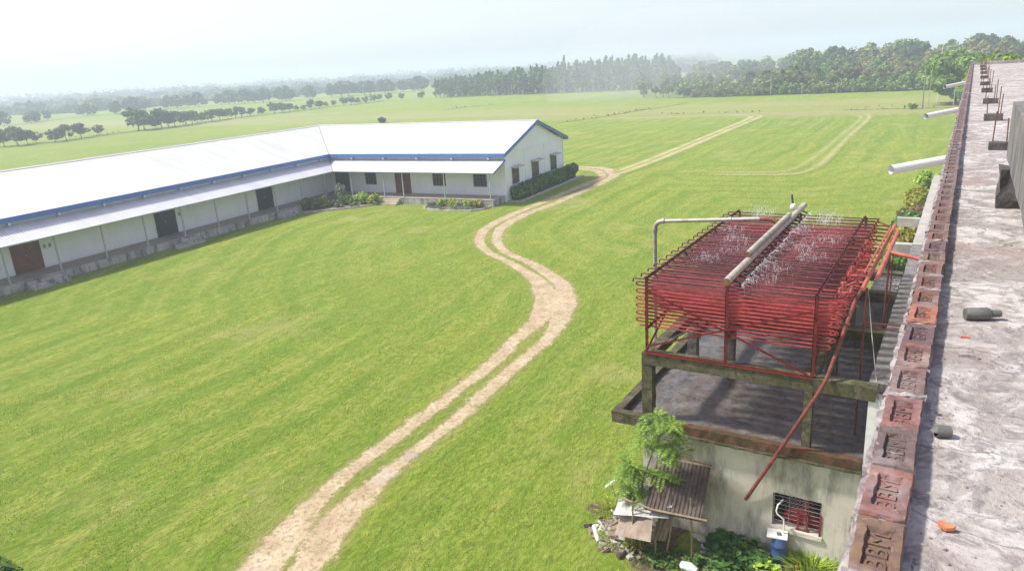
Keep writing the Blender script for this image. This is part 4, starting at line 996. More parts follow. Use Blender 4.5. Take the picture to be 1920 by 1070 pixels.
# tray
mb = MB(); rough_box(mb, -6.42, -1.145, 14.86, 23.9, 2.60, 2.74, .6, .006, rp); mb.build('tray_floor', M['wetc'], ph)
mb = MB(); rough_box(mb, -6.64, -5.0, 14.67, 14.86, 2.62, 2.91, .2, .008, rp); rough_box(mb, -6.64, -6.42, 14.86, 23.9, 2.62, 2.91, .4, .008, rp)
mb.build('tray_rim', M['mossc'], ph)
mb = MB(); rough_box(mb, -5.0, -1.145, 14.68, 14.86, 2.66, 2.88, .15, .011, rp); mb.build('tray_rim', M['rimc'], ph)
mb = MB(); rough_box(mb, -5.0, -1.145, 14.64, 14.86, 2.60, 2.66, .15, .01, rp); mb.build('drip_edge', M['mossc'], ph)
mb = MB(); mb.quadslab([(-5.4, 23.0, 4.17), (-5.4, 22.98, 2.79), (-1.2, 22.98, 2.79), (-1.2, 23.0, 4.17)], .01)
mb = MB(); mb.box(-5.60, -1.3, 23.3, 23.45, 2.745, 3.9); mb.build('back_wall', M['conc'], ph)
# columns and beams
for x, y, wdt, mt in ((-5.93, 14.86, .25, 'mossc'), (-2.34, 14.86, .17, 'mossc'), (-5.93, 18.2, .25, 'wetc'), (-2.4, 18.2, .25, 'wetc'), (-5.93, 21.4, .25, 'wetc'), (-2.4, 21.4, .25, 'wetc'), (-4.9, 18.2, .22, 'wetc')):
    mb = MB(); rough_box(mb, x, x + wdt, y, y + .26, 2.73, 4.18, .12, .006, rp); mb.build('column', M[mt], ph)
for y in (14.85, 18.1, 21.3, 23.4):
    mb = MB(); rough_box(mb, -5.93, -1.0 if y < 15 else -1.165, y, y + .30, 4.18, 4.46 + (.004 if y < 15 else 0), .22, .007, rp); mb.build('beam', M['mossc'], ph)
for x in (-5.93, -2.42):
    for a, b in ((15.15, 18.1), (18.4, 21.3), (21.6, 23.4)):
        mb = MB(); rough_box(mb, x, x + .25, a, b, 4.2, 4.44, .4, .006, rp); mb.build('beam', M['mossc'], ph)
for y in (27.2, 31.5):
    mb = MB(); rough_box(mb, -1.75 if y < 30 else -1.95, -1.165, y, y + .28, 4.12, 4.45, .25, .006, rp); mb.build('bracket_beam', M['palec'], nb)
mb = MB(); mb.box(-1.85, -1.19, 21.62, 23.3, 4.30, 4.40)
for k in range(6): mb.box(-1.85 + .11 * k, -1.85 + .11 * k + .02, 21.62, 23.3, 4.401, 4.43)
for k in range(6): mb.box(-1.85, -1.19, 21.66 + .3 * k, 21.69 + .3 * k, 4.431, 4.445)
mb.build('tiled_tray', M['conc'], ph)

# ================================================================== COOLING COIL
cc = empty('cooling_coil', (-4.1, 19, 4.5)); cc.location = (0, 0, 0)
tag(cc, 'large red serpentine cooling coil on an angle-iron frame, water running over it', 'cooling coil')
CX0, CX1 = -6.0, -1.98; PR = .019; NR = 13; ZB, ZT = 5.10, 6.14
dz = (ZT - ZB) / (NR - 1)
def coil_panel(seed):
    rr = random.Random(seed); mb = MB(); pts = []
    for k in range(NR):
        z = ZB + dz * k; sag = lambda x: -.012 * math.sin(math.pi * (x - CX0) / (CX1 - CX0))
        xs = [CX0 + (CX1 - CX0) * t for t in (0, .25, .5, .75, 1)]
        run = [(x, rr.uniform(-.006, .006), z + sag(x)) for x in xs]
        if k % 2 == 1: run.reverse()
        pts += run
        if k < NR - 1:
            sx = 1 if k % 2 == 0 else -1; cx = CX1 if k % 2 == 0 else CX0
            pts += [(cx + sx * math.cos(a) * dz * .95, 0, z + dz / 2 + math.sin(a) * dz / 2) for a in (-1.05, -.5, 0, .5, 1.05)]
    cut = (NR - 2) * 10
    mb.tube(pts[:cut + 1], PR, 6)
    mb.cur = 1
    mb.tube(pts[cut:], PR, 6)
    top = [(CX0 - .16, 0, ZT - .01), (CX0 - .15, 0, ZT + .055), (CX0 - .12, 0, ZT + .072)] + [(CX0 + (CX1 + .1 - CX0) * t, rr.uniform(-.008, .008), ZT + .072 + rr.uniform(-.006, .006)) for t in (.1, .3, .5, .7, .9, 1)]
    mb.tube(top, PR * .95, 6)
    return mb.mesh('coil_panel')
pms = []
for sd_ in range(3):
    me = coil_panel(40 + sd_); me.materials.append(M['red']); me.materials.append(M['redtop']); me.polygons.foreach_set('use_smooth', [True] * len(me.polygons)); pms.append(me)
NP = 19; CY0, CY1 = 14.98, 22.75
for i in range(NP):
    y = CY0 + (CY1 - CY0) * i / (NP - 1)
    o = bpy.data.objects.new('coil_panel', pms[i % 3]); COL.objects.link(o); o.parent = cc; o.location = (rp.uniform(-.02, .02), y, rp.uniform(-.006, .006))
def angle(mb, a, b, s_=.05, th=.008):
    """an L-section bar from a to b"""
    a, b = Vector(a), Vector(b); d = (b - a).normalized(); u = Vector((0, 0, 1)) if abs(d.z) < .9 else Vector((1, 0, 0)); v = d.cross(u).normalized(); u = v.cross(d).normalized()
    for p, q in ((u, v), (v, u)):
        c = [a, a + p * s_, a + p * s_ + q * th, a + q * th]; e2 = [x + (b - a) for x in c]
        mb.add(c + e2, [(3, 2, 1, 0), (4, 5, 6, 7), (0, 1, 5, 4), (1, 2, 6, 5), (2, 3, 7, 6), (3, 0, 4, 7)])
xs3 = (-5.84, -4.03, -2.24)
for y in (14.88, 22.86):
    for x in xs3:
        mb = MB(); angle(mb, (x, y, 4.47), (x, y, 6.22), .07, .012); mb.build('frame_post', M['redang'], cc)
for y in (17.6, 20.2):
    for x in (xs3[0], xs3[2]):
        mb = MB(); angle(mb, (x, y, 4.47), (x, y, 6.22), .07, .012); mb.build('frame_post', M['redang'], cc)
for x in xs3:
    mb = MB(); angle(mb, (x, 14.86, 6.235), (x, 22.9, 6.235), .045); mb.build('top_rail', M['redang'], cc)
    mb = MB(); angle(mb, (x, 14.86, 5.03), (x, 22.9, 5.03), .05); mb.build('bottom_rail', M['redang'], cc)
for y in (14.865, 22.9):
    mb = MB(); angle(mb, (-5.86, y, 4.468), (-2.2, y, 4.468), .055); mb.build('base_rail', M['redang'], cc)
mb = MB(); angle(mb, (-5.82, 14.87, 5.98), (-2.30, 14.87, 4.52), .035); mb.build('brace', M['redang'], cc)
mb = MB(); angle(mb, (-5.82, 14.865, 4.60), (-2.26, 14.86, 5.90), .035); mb.build('brace', M['redang'], cc)
mb = MB(); angle(mb, (-5.83, 14.95, 4.52), (-5.83, 17.6, 5.6), .035); mb.build('brace', M['redang'], cc)
mb = MB(); angle(mb, (-2.24, 14.95, 4.52), (-2.24, 17.6, 5.6), .035); mb.build('brace', M['redang'], cc)
mb = MB(); angle(mb, (-5.7, 15.2, 4.52), (-4.6, 16.6, 4.95), .04); mb.build('brace', M['gi'], cc)
# clamps on the right top rail
for i in range(NP):
    y = CY0 + (CY1 - CY0) * i / (NP - 1)
    for x in (-2.24, -5.84): mb = MB(); mb.box(x - .03, x + .03, y - .025, y + .025, 6.225, 6.27); mb.build('clamp', M['darkiron'], cc)
# manifolds and feeders
mb = MB(); mb.tube([(-1.30, 16.75, 6.22), (-1.26, 21.2, 6.24)], .05, 14); shade_auto(mb.build('manifold', M['salmon'], cc))
mb = MB(); mb.tube([(-1.50, 15.95, 6.16), (-1.40, 22.2, 6.20)], .045, 14); shade_auto(mb.build('manifold', M['salmon'], cc))
mb = MB(); mb.tube([(-1.56, 16.7, 6.30), (-1.45, 21.3, 6.32)], .022, 8); mb.build('manifold', M['salmon'], cc)
for i in range(NP):
    y = CY0 + (CY1 - CY0) * i / (NP - 1)
    if y > 22.4: continue
    x1 = -1.48; yy = max(16.0, min(22.0, y + (.5 if y < 16.2 else .12)))
    mb = MB(); z = ZT + .07
    xk = (-1.80, -1.72, -1.86)[i % 3]; mb.tube([(CX1 + .08, y, z), (xk, y, z), (xk + .04, y + .03, z)] + ([(-1.70, yy - .12, z - .01), (-1.66, yy, z - .02)] if yy - y > .2 else []) + [(x1, yy, 6.17)], .022, 8)
    mb.tube([(-1.86, y, z - .01), (-1.86, y, z + .09)], .026, 8); mb.tube([(-1.86 - .05, y, z + .085), (-1.86 + .05, y, z + .085)], .012, 6)
    mb.build('feeder', M['salmon' if i in (1, 2, 4, 5, 8, 11) else 'redang' if i % 3 == 0 else 'darkred'], cc)
for i, (x, y, zb) in enumerate(((-1.44, 16.1, 2.79), (-1.27, 19.0, 2.79), (-1.21, 19.25, 2.79))):
    mb = MB(); mb.tube([(x, y, zb - .06), (x + .01, y, 6.15)], .024 if i < 2 else .016, 8); mb.build('stand_pipe', M['darkred'], cc)
mb = MB(); mb.tube([(-1.26, 18.9, 6.24), (-.135, 18.2, 6.22)], .045, 12); shade_auto(mb.build('branch_pipe', M['salmon'], cc))
mb = MB(); mb.tube([(-1.44, 16.6, 5.2), (-.135, 16.9, 5.15)], .020, 8); mb.tube([(-1.44, 16.6, 5.12), (-.135, 16.75, 5.0)], .016, 8); mb.build('stay_bar', M['darkred'], cc)
for k in range(6):
    y = 15.4 + 1.25 * k; mb = MB(); mb.tube([(-2.2, y, 5.55 - .0 * k), (-1.62, y, 5.55)], .018, 6); mb.build('stay_bar', M['darkred'], cc)
dr = MB(); dr.tube([(-3.43, 14.80, 1.30), (-2.75, 14.58, 2.75), (-2.02, 14.62, 4.30), (-1.95, 14.68, 4.46), (-1.90, 14.80, 4.60), (-1.60, 15.72, 5.95), (-1.52, 16.0, 6.13)], .042, 12)
tag(shade_auto(dr.build('drain_pipe', M['darkred'])), 'long rusty red pipe slanting down from the coil manifold to the pump house wall', 'pipe')
mb = MB(); mb.tube([(-1.42, 16.2, 6.1), (-1.25, 15.9, 5.2), (-1.05, 15.3, 4.47), (-.6, 13.6, 3.4)], .009, 6)
tag(mb.build('cable', M['gi']), 'thin grey cable hanging beside the red coil towards the parapet', 'cable')
# supply pipe: riser, elbow, long arm, rusty elbow
wp = empty('supply_pipe', (0, 0, 0)); tag(wp, 'galvanised supply pipe rising left of the coil and bending over to the spray pipe', 'pipe')
rxp, ryp, zp_ = -7.70, 20.45, 6.32
mb = MB(); mb.tube([(rxp, ryp, 0), (rxp, ryp, zp_ - .30)], .062, 14); shade_auto(mb.build('riser', M['gi'], wp))
mb = MB(); mb.tube(arc((rxp + .26, ryp, zp_ - .26), .26, math.pi, math.pi / 2, 8, (1, 0, 0), (0, 0, 1)), .068, 14); mb.tube([(rxp, ryp, zp_ - .34), (rxp, ryp, zp_ - .24)], .085, 14); mb.tube([(rxp + .24, ryp, zp_), (rxp + .30, ryp, zp_)], .085, 14); shade_auto(mb.build('elbow', M['gi'], wp))
mb = MB(); mb.tube([(rxp + .28, ryp, zp_), (-4.60, ryp, zp_ + .22)], .058, 14); mb.tube([(-5.5, ryp, zp_ + .155), (-5.42, ryp, zp_ + .160)], .072, 14); shade_auto(mb.build('arm', M['gi'], wp))
mb = MB(); mb.tube([(-4.64, ryp, zp_ + .22), (-4.36, ryp, zp_ + .23), (-4.27, ryp, zp_ + .20), (-4.16, ryp, zp_ + .10), (-4.09, ryp, zp_ + .02)], [.062, .068, .074, .06, .05], 14); shade_auto(mb.build('rusty_elbow', M['rustiron'], wp))
# spray pipe
sp = empty('spray_pipe', (0, 0, 0)); tag(sp, 'long limed spray pipe with nozzles lying along the middle of the red coil', 'spray pipe')
mb = MB(); mb.tube([(-4.03, 14.9, 6.34), (-4.03, 23.6, 6.36)], .085, 18); shade_auto(mb.build('main_pipe', M['giw'], sp))
mb = MB(); mb.tube([(-4.06, 16.75, 6.485), (-4.05, 21.4, 6.50)], .07, 18); shade_auto(mb.build('upper_pipe', M['giw'], sp))
mb = MB(); mb.tube([(-4.03, 14.885, 6.34), (-4.03, 14.9, 6.34)], .09, 18); mb.build('end_cap', M['rustiron'], sp); mb = MB(); mb.tube([(-4.06, 16.72, 6.485), (-4.06, 16.75, 6.485)], .074, 18); mb.build('end_cap', M['rustiron'], sp)
for i in range(20):
    y = 15.3 + i * .405; s_ = 1
    mb = MB(); mb.tube([(-4.0, y, 6.30), (-3.86, y, 6.25), (-3.82, y, 6.17)], .022, 8); mb.tube([(-3.82, y, 6.19), (-3.82, y, 6.14)], .034, 8); mb.build('nozzle', M['darkiron'], sp)
mb = MB(); lathe(mb, (-4.18, 22.6, 6.40), (0, 0, 1), [(0, .05), (.03, .085), (.09, .095), (.15, .08), (.18, .04)], 14); va = shade_auto(mb.build('valve', M['pvc'], sp))
mb = MB(); mb.tube([(-4.20, 22.65, 6.55), (-4.26, 22.75, 6.82)], .028, 8); mb.build('handle', M['darkiron'], va)
# water
gr = random.Random(77); mb = MB()
def jet(x, y, z, vx, vy, vz, T_, r):
    n = 7; pts = [(x + vx * t, y + vy * t, z + vz * t - 4.9 * t * t) for t in [T_ * i / n for i in range(n + 1)]]
    a = gr.randint(0, 2); b = n - gr.randint(0, 2)
    if b - a > 2: mb.tube(pts[a:b + 1], [r * (1 - .5 * i / n) for i in range(b - a + 1)], 4)
def drop(x, y, z, r):
    c = Vector((x, y, z)); vs = [c + Vector(v) * r for v in ((1, 0, 0), (-1, 0, 0), (0, 1, 0), (0, -1, 0), (0, 0, 1.4), (0, 0, -1.4))]
    mb.add(vs, [(0, 2, 4), (2, 1, 4), (1, 3, 4), (3, 0, 4), (2, 0, 5), (1, 2, 5), (3, 1, 5), (0, 3, 5)])
src = [(-4.9, 21.9, 1.0), (-3.05, 21.6, 1.0), (-4.9, 19.0, .6), (-3.2, 18.6, .6), (-5.0, 16.9, .55), (-3.4, 16.6, .5), (-3.5, 20.3, .6), (-4.7, 17.9, .45), (-2.8, 17.6, .5), (-3.4, 15.6, .4), (-5.3, 20.0, .45), (-2.7, 19.6, .5)]
for (x, y, k) in src:
    for i in range(int(80 * k) + 24):
        a = gr.uniform(0, 6.28); sp_ = gr.uniform(.15, .7) * (k ** .5); vz = gr.uniform(.7, 2.7) * (k ** .5)
        jet(x + gr.uniform(-.3, .3), y + gr.uniform(-.35, .35), 6.24, math.cos(a) * sp_, math.sin(a) * sp_, vz, vz / 5.2, gr.uniform(.0009, .0021))
    for i in range(int(480 * k)): drop(x + gr.gauss(0, .4), y + gr.gauss(0, .4), 6.24 + abs(gr.gauss(0, .18 * k + .05)), gr.uniform(.002, .0045))
for i in range(20):                                         # splashes below each nozzle
    y = 15.3 + i * .405
    for q in range(12):
        a = gr.uniform(-1.4, 1.4); jet(-3.80, y, 6.2, math.cos(a) * gr.uniform(.3, 1.4), math.sin(a) * .8, gr.uniform(.3, 1.6), gr.uniform(.15, .3), gr.uniform(.0012, .0028))
tag(mb.build('water_spray', M['water']), 'white water spray and droplets leaping off the red coil', 'water spray', kind='stuff')

# ================================================================== YARD beside the pump house
def quads_mesh(name, Q, seed):
    g = np.random.default_rng(seed); V = np.array(Q, float).reshape(-1, 3); n = len(Q)
    idx = np.arange(n)[:, None] * 4
    F = np.concatenate([np.concatenate([idx, idx + 1, idx + 2], 1), np.concatenate([idx, idx + 2, idx + 3], 1)], 0)
    me = bpy.data.meshes.new(name); me.from_pydata(V.tolist(), [], F.tolist())
    me.attributes.new('leafv', 'FLOAT', 'POINT').data.foreach_set('value', np.repeat(g.random(n), 4).astype(np.float32)); me.update(); return me
def frond(Q, base, dirv, L, rr, pairs=13, wl=.30, droop=.45):
    base = Vector(base); d = Vector(dirv).normalized(); side = d.cross(Vector((0, 0, 1))).normalized()
    prev = base
    for i in range(pairs):
        t = (i + .7) / pairs; p = base + d * (L * t) - Vector((0, 0, droop * L * t * t)); tang = (p - prev).normalized(); prev = p
        ll = L * wl * math.sin(math.pi * (.12 + .83 * t)) * rr.uniform(.85, 1.1); ww = L / pairs * .95
        for sg in (-1, 1):
            o = (side * sg * .93 + tang * .38 - Vector((0, 0, rr.uniform(.0, .22)))).normalized()
            Q.append([p, p + o * ll * .5 + tang * ww * .5, p + o * ll, p + o * ll * .5 - tang * ww * .5])
sa = empty('sapling', (-5.75, 14.2, 0)); tag(sa, 'bright green feathery-leaved sapling growing up past the corner of the concrete tray', 'sapling')
rr = random.Random(12); mb = MB(); Q = []
main = [Vector(p) for p in ((0, 0, -.05), (.0, -.02, .8), (.12, -.05, 1.6), (.38, -.1, 2.4), (.62, -.12, 3.05))]
mb.tube(main, [.028, .024, .02, .015, .010], 7)
br = [(1, (-.35, -.05, .55)), (1, (.35, -.15, .5)), (2, (-.25, -.2, .45)), (2, (.5, -.1, .25)), (3, (.45, -.1, .35)), (3, (-.2, -.2, .45)), (3, (.6, -.05, .1)), (4, (.25, -.1, .25)), (4, (-.1, -.1, .35))]
tips = []
for i, dv in br:
    b = main[i]; e = b + Vector(dv); mb.tube([b, b.lerp(e, .5) + Vector((0, 0, .06)), e], [.012, .009, .005], 5); tips += [b.lerp(e, .55), e]
tips += [main[4], main[4] - Vector((.1, 0, .25))]
for tp in tips:
    for k in range(6):
        a = rr.uniform(0, 6.28); frond(Q, tp, (math.cos(a), math.sin(a) - .25, rr.uniform(.05, .65)), rr.uniform(.36, .60), rr)
for k in range(55):
    a = rr.uniform(0, 6.28); z = rr.uniform(.9, 2.1); frond(Q, (-.12 + rr.uniform(-.3, .35), rr.uniform(-.3, .1), z), (math.cos(a), math.sin(a) - .2, rr.uniform(0, .5)), rr.uniform(.30, .52), rr)
mb.build('stem', M['trunk'], sa); link('leaves', quads_mesh('leaves', Q, 4), M['lf_frond'], sa)

def corr_sheet(q, nw, amp, th=.006):
    """corrugated sheet on the quad q (corners: back-left, back-right, front-right, front-left), waves across the left-right direction"""
    q = [Vector(p) for p in q]; nrm = (q[1] - q[0]).cross(q[3] - q[0]).normalized(); nrm = nrm if nrm.z > 0 else -nrm
    mb = MB(); nu = nw * 6; vs = []; fs = []
    for s_ in (0, 1):
        for i in range(nu + 1):
            u = i / nu; w_ = nrm * (amp * math.sin(2 * math.pi * nw * u) - s_ * th)
            for k in range(7):
                v = k / 6; p = q[0].lerp(q[1], u).lerp(q[3].lerp(q[2], u), v); vs.append(p + w_ + nrm * .006 * math.sin(v * 5 + u * 9))
    m_ = (nu + 1) * 7
    for i in range(nu):
        for k in range(6):
            a = i * 7 + k; fs.append((a, a + 1, a + 8, a + 7)); fs.append((m_ + a + 7, m_ + a + 8, m_ + a + 1, m_ + a))
    for i in range(nu): fs.append((i * 7, i * 7 + 7, m_ + i * 7 + 7, m_ + i * 7)); fs.append((i * 7 + 6, m_ + i * 7 + 6, m_ + i * 7 + 13, i * 7 + 13))
    for k in range(6): fs.append((k, m_ + k, m_ + k + 1, k + 1)); a = nu * 7 + k; fs.append((a, a + 1, m_ + a + 1, m_ + a))
    mb.add(vs, fs); return mb
ls = empty('lean_to', (0, 0, 0)); tag(ls, 'ramshackle lean-to of rusty corrugated sheets on thin poles against the pump house', 'lean-to')
corr_sheet([(-5.5, 14.72, 1.90), (-4.22, 14.74, 1.94), (-4.10, 13.60, 1.24), (-5.40, 13.56, 1.20)], 14, .012).build('roof_sheet', M['tinbrown'], ls)['label'] = 'dark brown rusty corrugated sheet'
corr_sheet([(-5.55, 14.42, 1.40), (-4.92, 14.38, 1.55), (-4.78, 13.72, 1.335), (-5.40, 13.7, 1.17)], 9, .011).build('roof_sheet', M['tingrey'], ls)['label'] = 'grey corrugated sheet lying over the brown one'
sh = corr_sheet([(-6.22, 14.44, 1.16), (-5.45, 14.46, 1.26), (-4.80, 13.60, 1.12), (-6.12, 13.50, .88)], 3, .006); sh.build('roof_sheet', M['tingrey'], ls)['label'] = 'whitish sheet at the low left side'
corr_sheet([(-6.0, 13.75, .86), (-5.2, 13.60, .98), (-5.12, 13.28, .60), (-6.05, 13.36, .45)], 4, .006).build('roof_sheet', M['tintan'], ls)
mb = MB(); mb.tube([(-5.95, 13.62, 1.30), (-5.2, 13.58, 1.24), (-3.95, 13.58, 1.33)], .025, 7); mb.build('cross_pole', M['bamboo'], ls)
mb = MB(); mb.tube([(-5.50, 14.74, 2.02), (-4.20, 14.76, 1.98)], .020, 7); mb.build('cross_pole', M['rustiron'], ls)
for a, b in (((-5.69, 13.55, -.05), (-5.66, 13.56, 1.42)), ((-4.37, 13.9, -.05), (-4.41, 13.86, 1.60)), ((-4.95, 13.8, -.05), (-4.80, 13.85, 1.15)), ((-6.0, 14.4, -.05), (-6.1, 14.42, 1.1))):
    mb = MB(); a = Vector(a); b = Vector(b); mb.tube([a, a.lerp(b, .45) + Vector((.012, 0, 0)), b], [.026, .023, .018], 7); mb.build('post', M['bamboo'], ls)
ts = corr_sheet([(-5.14, 13.92, .92), (-4.82, 13.95, .98), (-4.93, 13.72, .40), (-5.30, 13.70, .34)], 4, .018).build('leaning_sheet', M['tintan']); tag(ts, 'small tan corrugated sheet propped up in front of the lean-to', 'sheet')
mb = MB()
mb.tube([(-5.15, 13.65, .02), (-5.2, 13.8, .5), (-5.05, 13.85, .9)], .02, 6); tag(mb.build('bent_stick', M['bamboo']), 'pale bent stick propping the small tan corrugated sheet', 'stick')
# debris pile, its parts are loose things
rr = random.Random(31)
cols = ['debris', 'tintan', 'bamboo', 'stone', 'tinbrown', 'tingrey']
mbs = {c: MB() for c in cols}
for i in range(330):
    x = -6.05 + rr.gauss(0, .34); y = 13.98 + rr.gauss(0, .30); z = max(.02, .36 - .62 * math.hypot(x + 6.12, y - 14.0)) * rr.uniform(.1, 1)
    c = rr.choice(cols); L = rr.uniform(.05, .20); W_ = rr.uniform(.03, .09); T_ = rr.uniform(.01, .04)
    mm = Euler((rr.gauss(0, .35), rr.gauss(0, .35), rr.uniform(0, 6.28))).to_matrix(); ct = Vector((x, y, z + .02))
    mbs[c].hexa([ct + mm @ Vector(v) for v in ((-L, -W_, -T_), (L, -W_ * .8, -T_), (L * .9, W_, -T_), (-L * .8, W_ * .9, -T_))], [ct + mm @ Vector(v) for v in ((-L, -W_, T_), (L, -W_ * .8, T_), (L * .9, W_, T_), (-L * .8, W_ * .9, T_))])
allm = MB(); mats = []
for i, c in enumerate(cols): allm.cur = i; allm.add(mbs[c].v, mbs[c].f); mats.append(M[c])
tag(allm.build('rubble', mats), 'heap of broken boards, tin and rubble left of the lean-to', 'rubble', kind='stuff')
mb = MB(); a, b = Vector((-6.5, 14.0, .08)), Vector((-5.75, 14.1, .85)); mb.tube([a, b], .028, 6); tag(mb.build('plank', M['bamboo']), 'brown plank leaning up out of the rubble heap', 'plank')
mb = MB(); mb.tube([(-6.35, 13.85, .1), (-5.6, 14.0, .6)], .016, 6); tag(mb.build('stick', M['woodpole']), 'thin grey stick lying across the rubble heap', 'stick')
mb = MB(); mb.hexa([(-6.40, 13.93, .10), (-6.05, 13.78, .08), (-5.98, 13.92, .13), (-6.33, 14.05, .16)], [(-6.40, 13.93, .13), (-6.05, 13.78, .11), (-5.98, 13.92, .16), (-6.33, 14.05, .19)]); tag(mb.build('white_board', M['board']), 'white board at the front edge of the rubble heap', 'board')
mb = MB(); mb.tube([(-6.85, 13.95, .05), (-6.62, 13.62, .06), (-6.5, 13.46, .05)], [.055, .06, .045], 12); tag(shade_auto(mb.build('plastic_tube', M['sack'])), 'pale greenish plastic tube lying in the grass left of the rubble', 'tube')
lp = empty('floodlight', (-6.66, 14.6, 0)); tag(lp, 'small white tubular lamp on a thin stick in the grass left of the lean-to', 'lamp')
mb = MB(); mb.tube([(.25, .05, 0), (.02, .0, .90)], .012, 6); mb.build('stick', M['bamboo'], lp)
mb = MB(); lathe(mb, (-.13, 0, .80), (.25, .05, .24), [(0, .03), (.004, .048), (.30, .048), (.33, .03)], 12); shade_auto(mb.build('lamp_head', M['board'], lp))
mb = MB(); c = Vector((-4.33, 13.46, 0)); 
for k in range(1): mb.tube([c + Vector((-.17, .02, .06)), c + Vector((-.12, .01, .09)), c + Vector((.05, 0, .10)), c + Vector((.20, -.03, .07)), c + Vector((.24, -.04, .04))], [.04, .10, .12, .09, .03], 12)
tag(shade_auto(mb.build('sack', M['sack'])), 'pale green and white sack lying in the weeds at the very front of the yard', 'sack')
# blue drum
dr_ = empty('blue_drum', (-2.63, 14.66, 0)); tag(dr_, 'blue plastic drum with a white board lid standing below the pump house window', 'drum')
mb = MB(); lathe(mb, (0, 0, 0), (0, 0, 1), [(0, .12), (.01, .165), (.18, .172), (.19, .180), (.22, .180), (.23, .172), (.44, .172), (.45, .180), (.48, .180), (.49, .172), (.66, .165), (.69, .15)], 24); shade_auto(mb.build('body', M['blue_pl'], dr_))
mb = MB(); mb.box(-.27, .16, -.17, .17, .695, .72, .15); mb.build('lid', M['board'], dr_)
mb = MB(); mb.box(-.06, .03, -.06, .03, .72, .75, .4); mb.build('stone', M['greypvc'], dr_)
mb = MB(); mb.tube([(.06, .06, .70), (.06, .06, .98), (.05, .06, 1.08), (-.10, .08, 1.17), (-.12, .09, 1.24), (-.10, .12, 1.36), (-.03, .30, 1.41)], .018, 9); shade_auto(mb.build('bent_pipe', M['pvc'], dr_))
# stones
rr = random.Random(8)
sp_ = [(-4.35, 14.66, .13), (-4.2, 14.42, .11), (-4.01, 14.26, .09), (-4.2, 14.2, .07), (-2.66, 14.36, .15), (-2.38, 14.62, .08), (-2.30, 14.72, .06), (-3.63, 14.60, .10), (-4.01, 13.95, .12), (-4.5, 14.72, .10)]
lb = ['largest pale stone beside the wall right of the lean-to', 'pale flat stone just in front of the largest one by the lean-to', 'pale stone at the edge of the leafy weeds near the right pole', 'small pale stone close to the right pole of the lean-to', 'big cream stone lying in front of the blue drum', 'round grey stone right beside the foot of the blue drum', 'small stone between the blue drum and the grass clump', 'pale stone showing among the leafy weeds along the wall', 'pale stone farthest forward in the weeds', 'pale stone tucked under the right side of the lean-to']
for i, (x, y, r) in enumerate(sp_):
    bm = bmesh.new(); bmesh.ops.create_icosphere(bm, subdivisions=2, radius=1)
    for v in bm.verts: v.co = Vector((v.co.x * r * 1.25, v.co.y * r, v.co.z * r * .6)) * (1 + .16 * math.sin(v.co.x * 5 + i) * math.cos(v.co.y * 6 - i) + rr.uniform(-.06, .06))
    me = bpy.data.meshes.new('stone'); bm.to_mesh(me); bm.free(); o = link('stone', me, M['stone']); o.location = (x, y, r * .3); tag(o, lb[i], 'stone', 'pale stones in the yard')
bm = bmesh.new(); bmesh.ops.create_icosphere(bm, subdivisions=1, radius=.075); me = bpy.data.meshes.new('brick_lump'); bm.to_mesh(me); bm.free(); o = link('brick_lump', me, M['clay']); o.location = (-2.22, 14.62, .04); tag(o, 'orange brick lump beside the blue drum', 'brick lump')
# bare soil patches
def blob(name, c, rx_, ry_, mat, z, peak=1.0):
    n = 28; vs = [(c[0], c[1], z)]; rv = [peak]
    for ring, val in ((.5, peak), (1.0, 0)):
        for k in range(n): a = 6.283 * k / n; vs.append((c[0] + math.cos(a) * rx_ * ring, c[1] + math.sin(a) * ry_ * ring, z)); rv.append(val)
    fs = [(0, 1 + k, 1 + (k + 1) % n) for k in range(n)] + [(1 + k, 1 + n + k, 1 + n + (k + 1) % n, 1 + (k + 1) % n) for k in range(n)]
    me = bpy.data.meshes.new(name); me.from_pydata(vs, [], fs); me.attributes.new('rut', 'FLOAT', 'POINT').data.foreach_set('value', rv); me.attributes.new('trackd', 'FLOAT', 'POINT').data.foreach_set('value', near_track(np.array([v[:2] for v in vs])).astype(np.float32)); me.update()
    tag(link(name, me, M[mat]), kind='structure')
blob('yard_soil', (-4.9, 14.3), 1.5, 1.3, 'soil', .006, 1.1); blob('yard_soil', (-7.1, 14.75), .45, .38, 'soil', .006, .75); blob('yard_soil', (-5.2, 13.25), .7, .45, 'soil', .010, .72); blob('yard_soil', (-3.0, 14.5), 1.9, .9, 'soil', .010, .85); blob('yard_soil', (-6.3, 14.1), .8, .6, 'soil', .014, .8)
# weeds
def weed(x, y, R__, H, n, leaf, mat, seed, label, cat='weed'):
    rr = random.Random(seed); Q = []; mb = MB()
    for i in range(n):
        a = rr.uniform(0, 6.28); q = R__ * math.sqrt(rr.random()); h = H * rr.uniform(.35, 1) * (1 - .35 * q / R__); b = Vector((q * math.cos(a), q * math.sin(a), 0))
        tp = b + Vector((rr.uniform(-.08, .08), rr.uniform(-.08, .08), h)); mb.tube([b, tp], .005, 4, False)
        for k in range(5):
            a2 = rr.uniform(0, 6.28); d = Vector((math.cos(a2), math.sin(a2), rr.uniform(-.1, .5))).normalized(); s_ = d.cross(Vector((0, 0, 1))).normalized(); L = leaf * rr.uniform(.7, 1.25); p = b.lerp(tp, rr.uniform(.55, 1))
            Q.append([p, p + d * L * .5 + s_ * L * .32, p + d * L - Vector((0, 0, L * .25)), p + d * L * .5 - s_ * L * .32])
    r = empty('weed_plant', (x, y, 0)); tag(r, label, cat); link('leaves', quads_mesh('leaves', Q, seed), M[mat], r); mb.build('stem', M['lf_weed'], r)
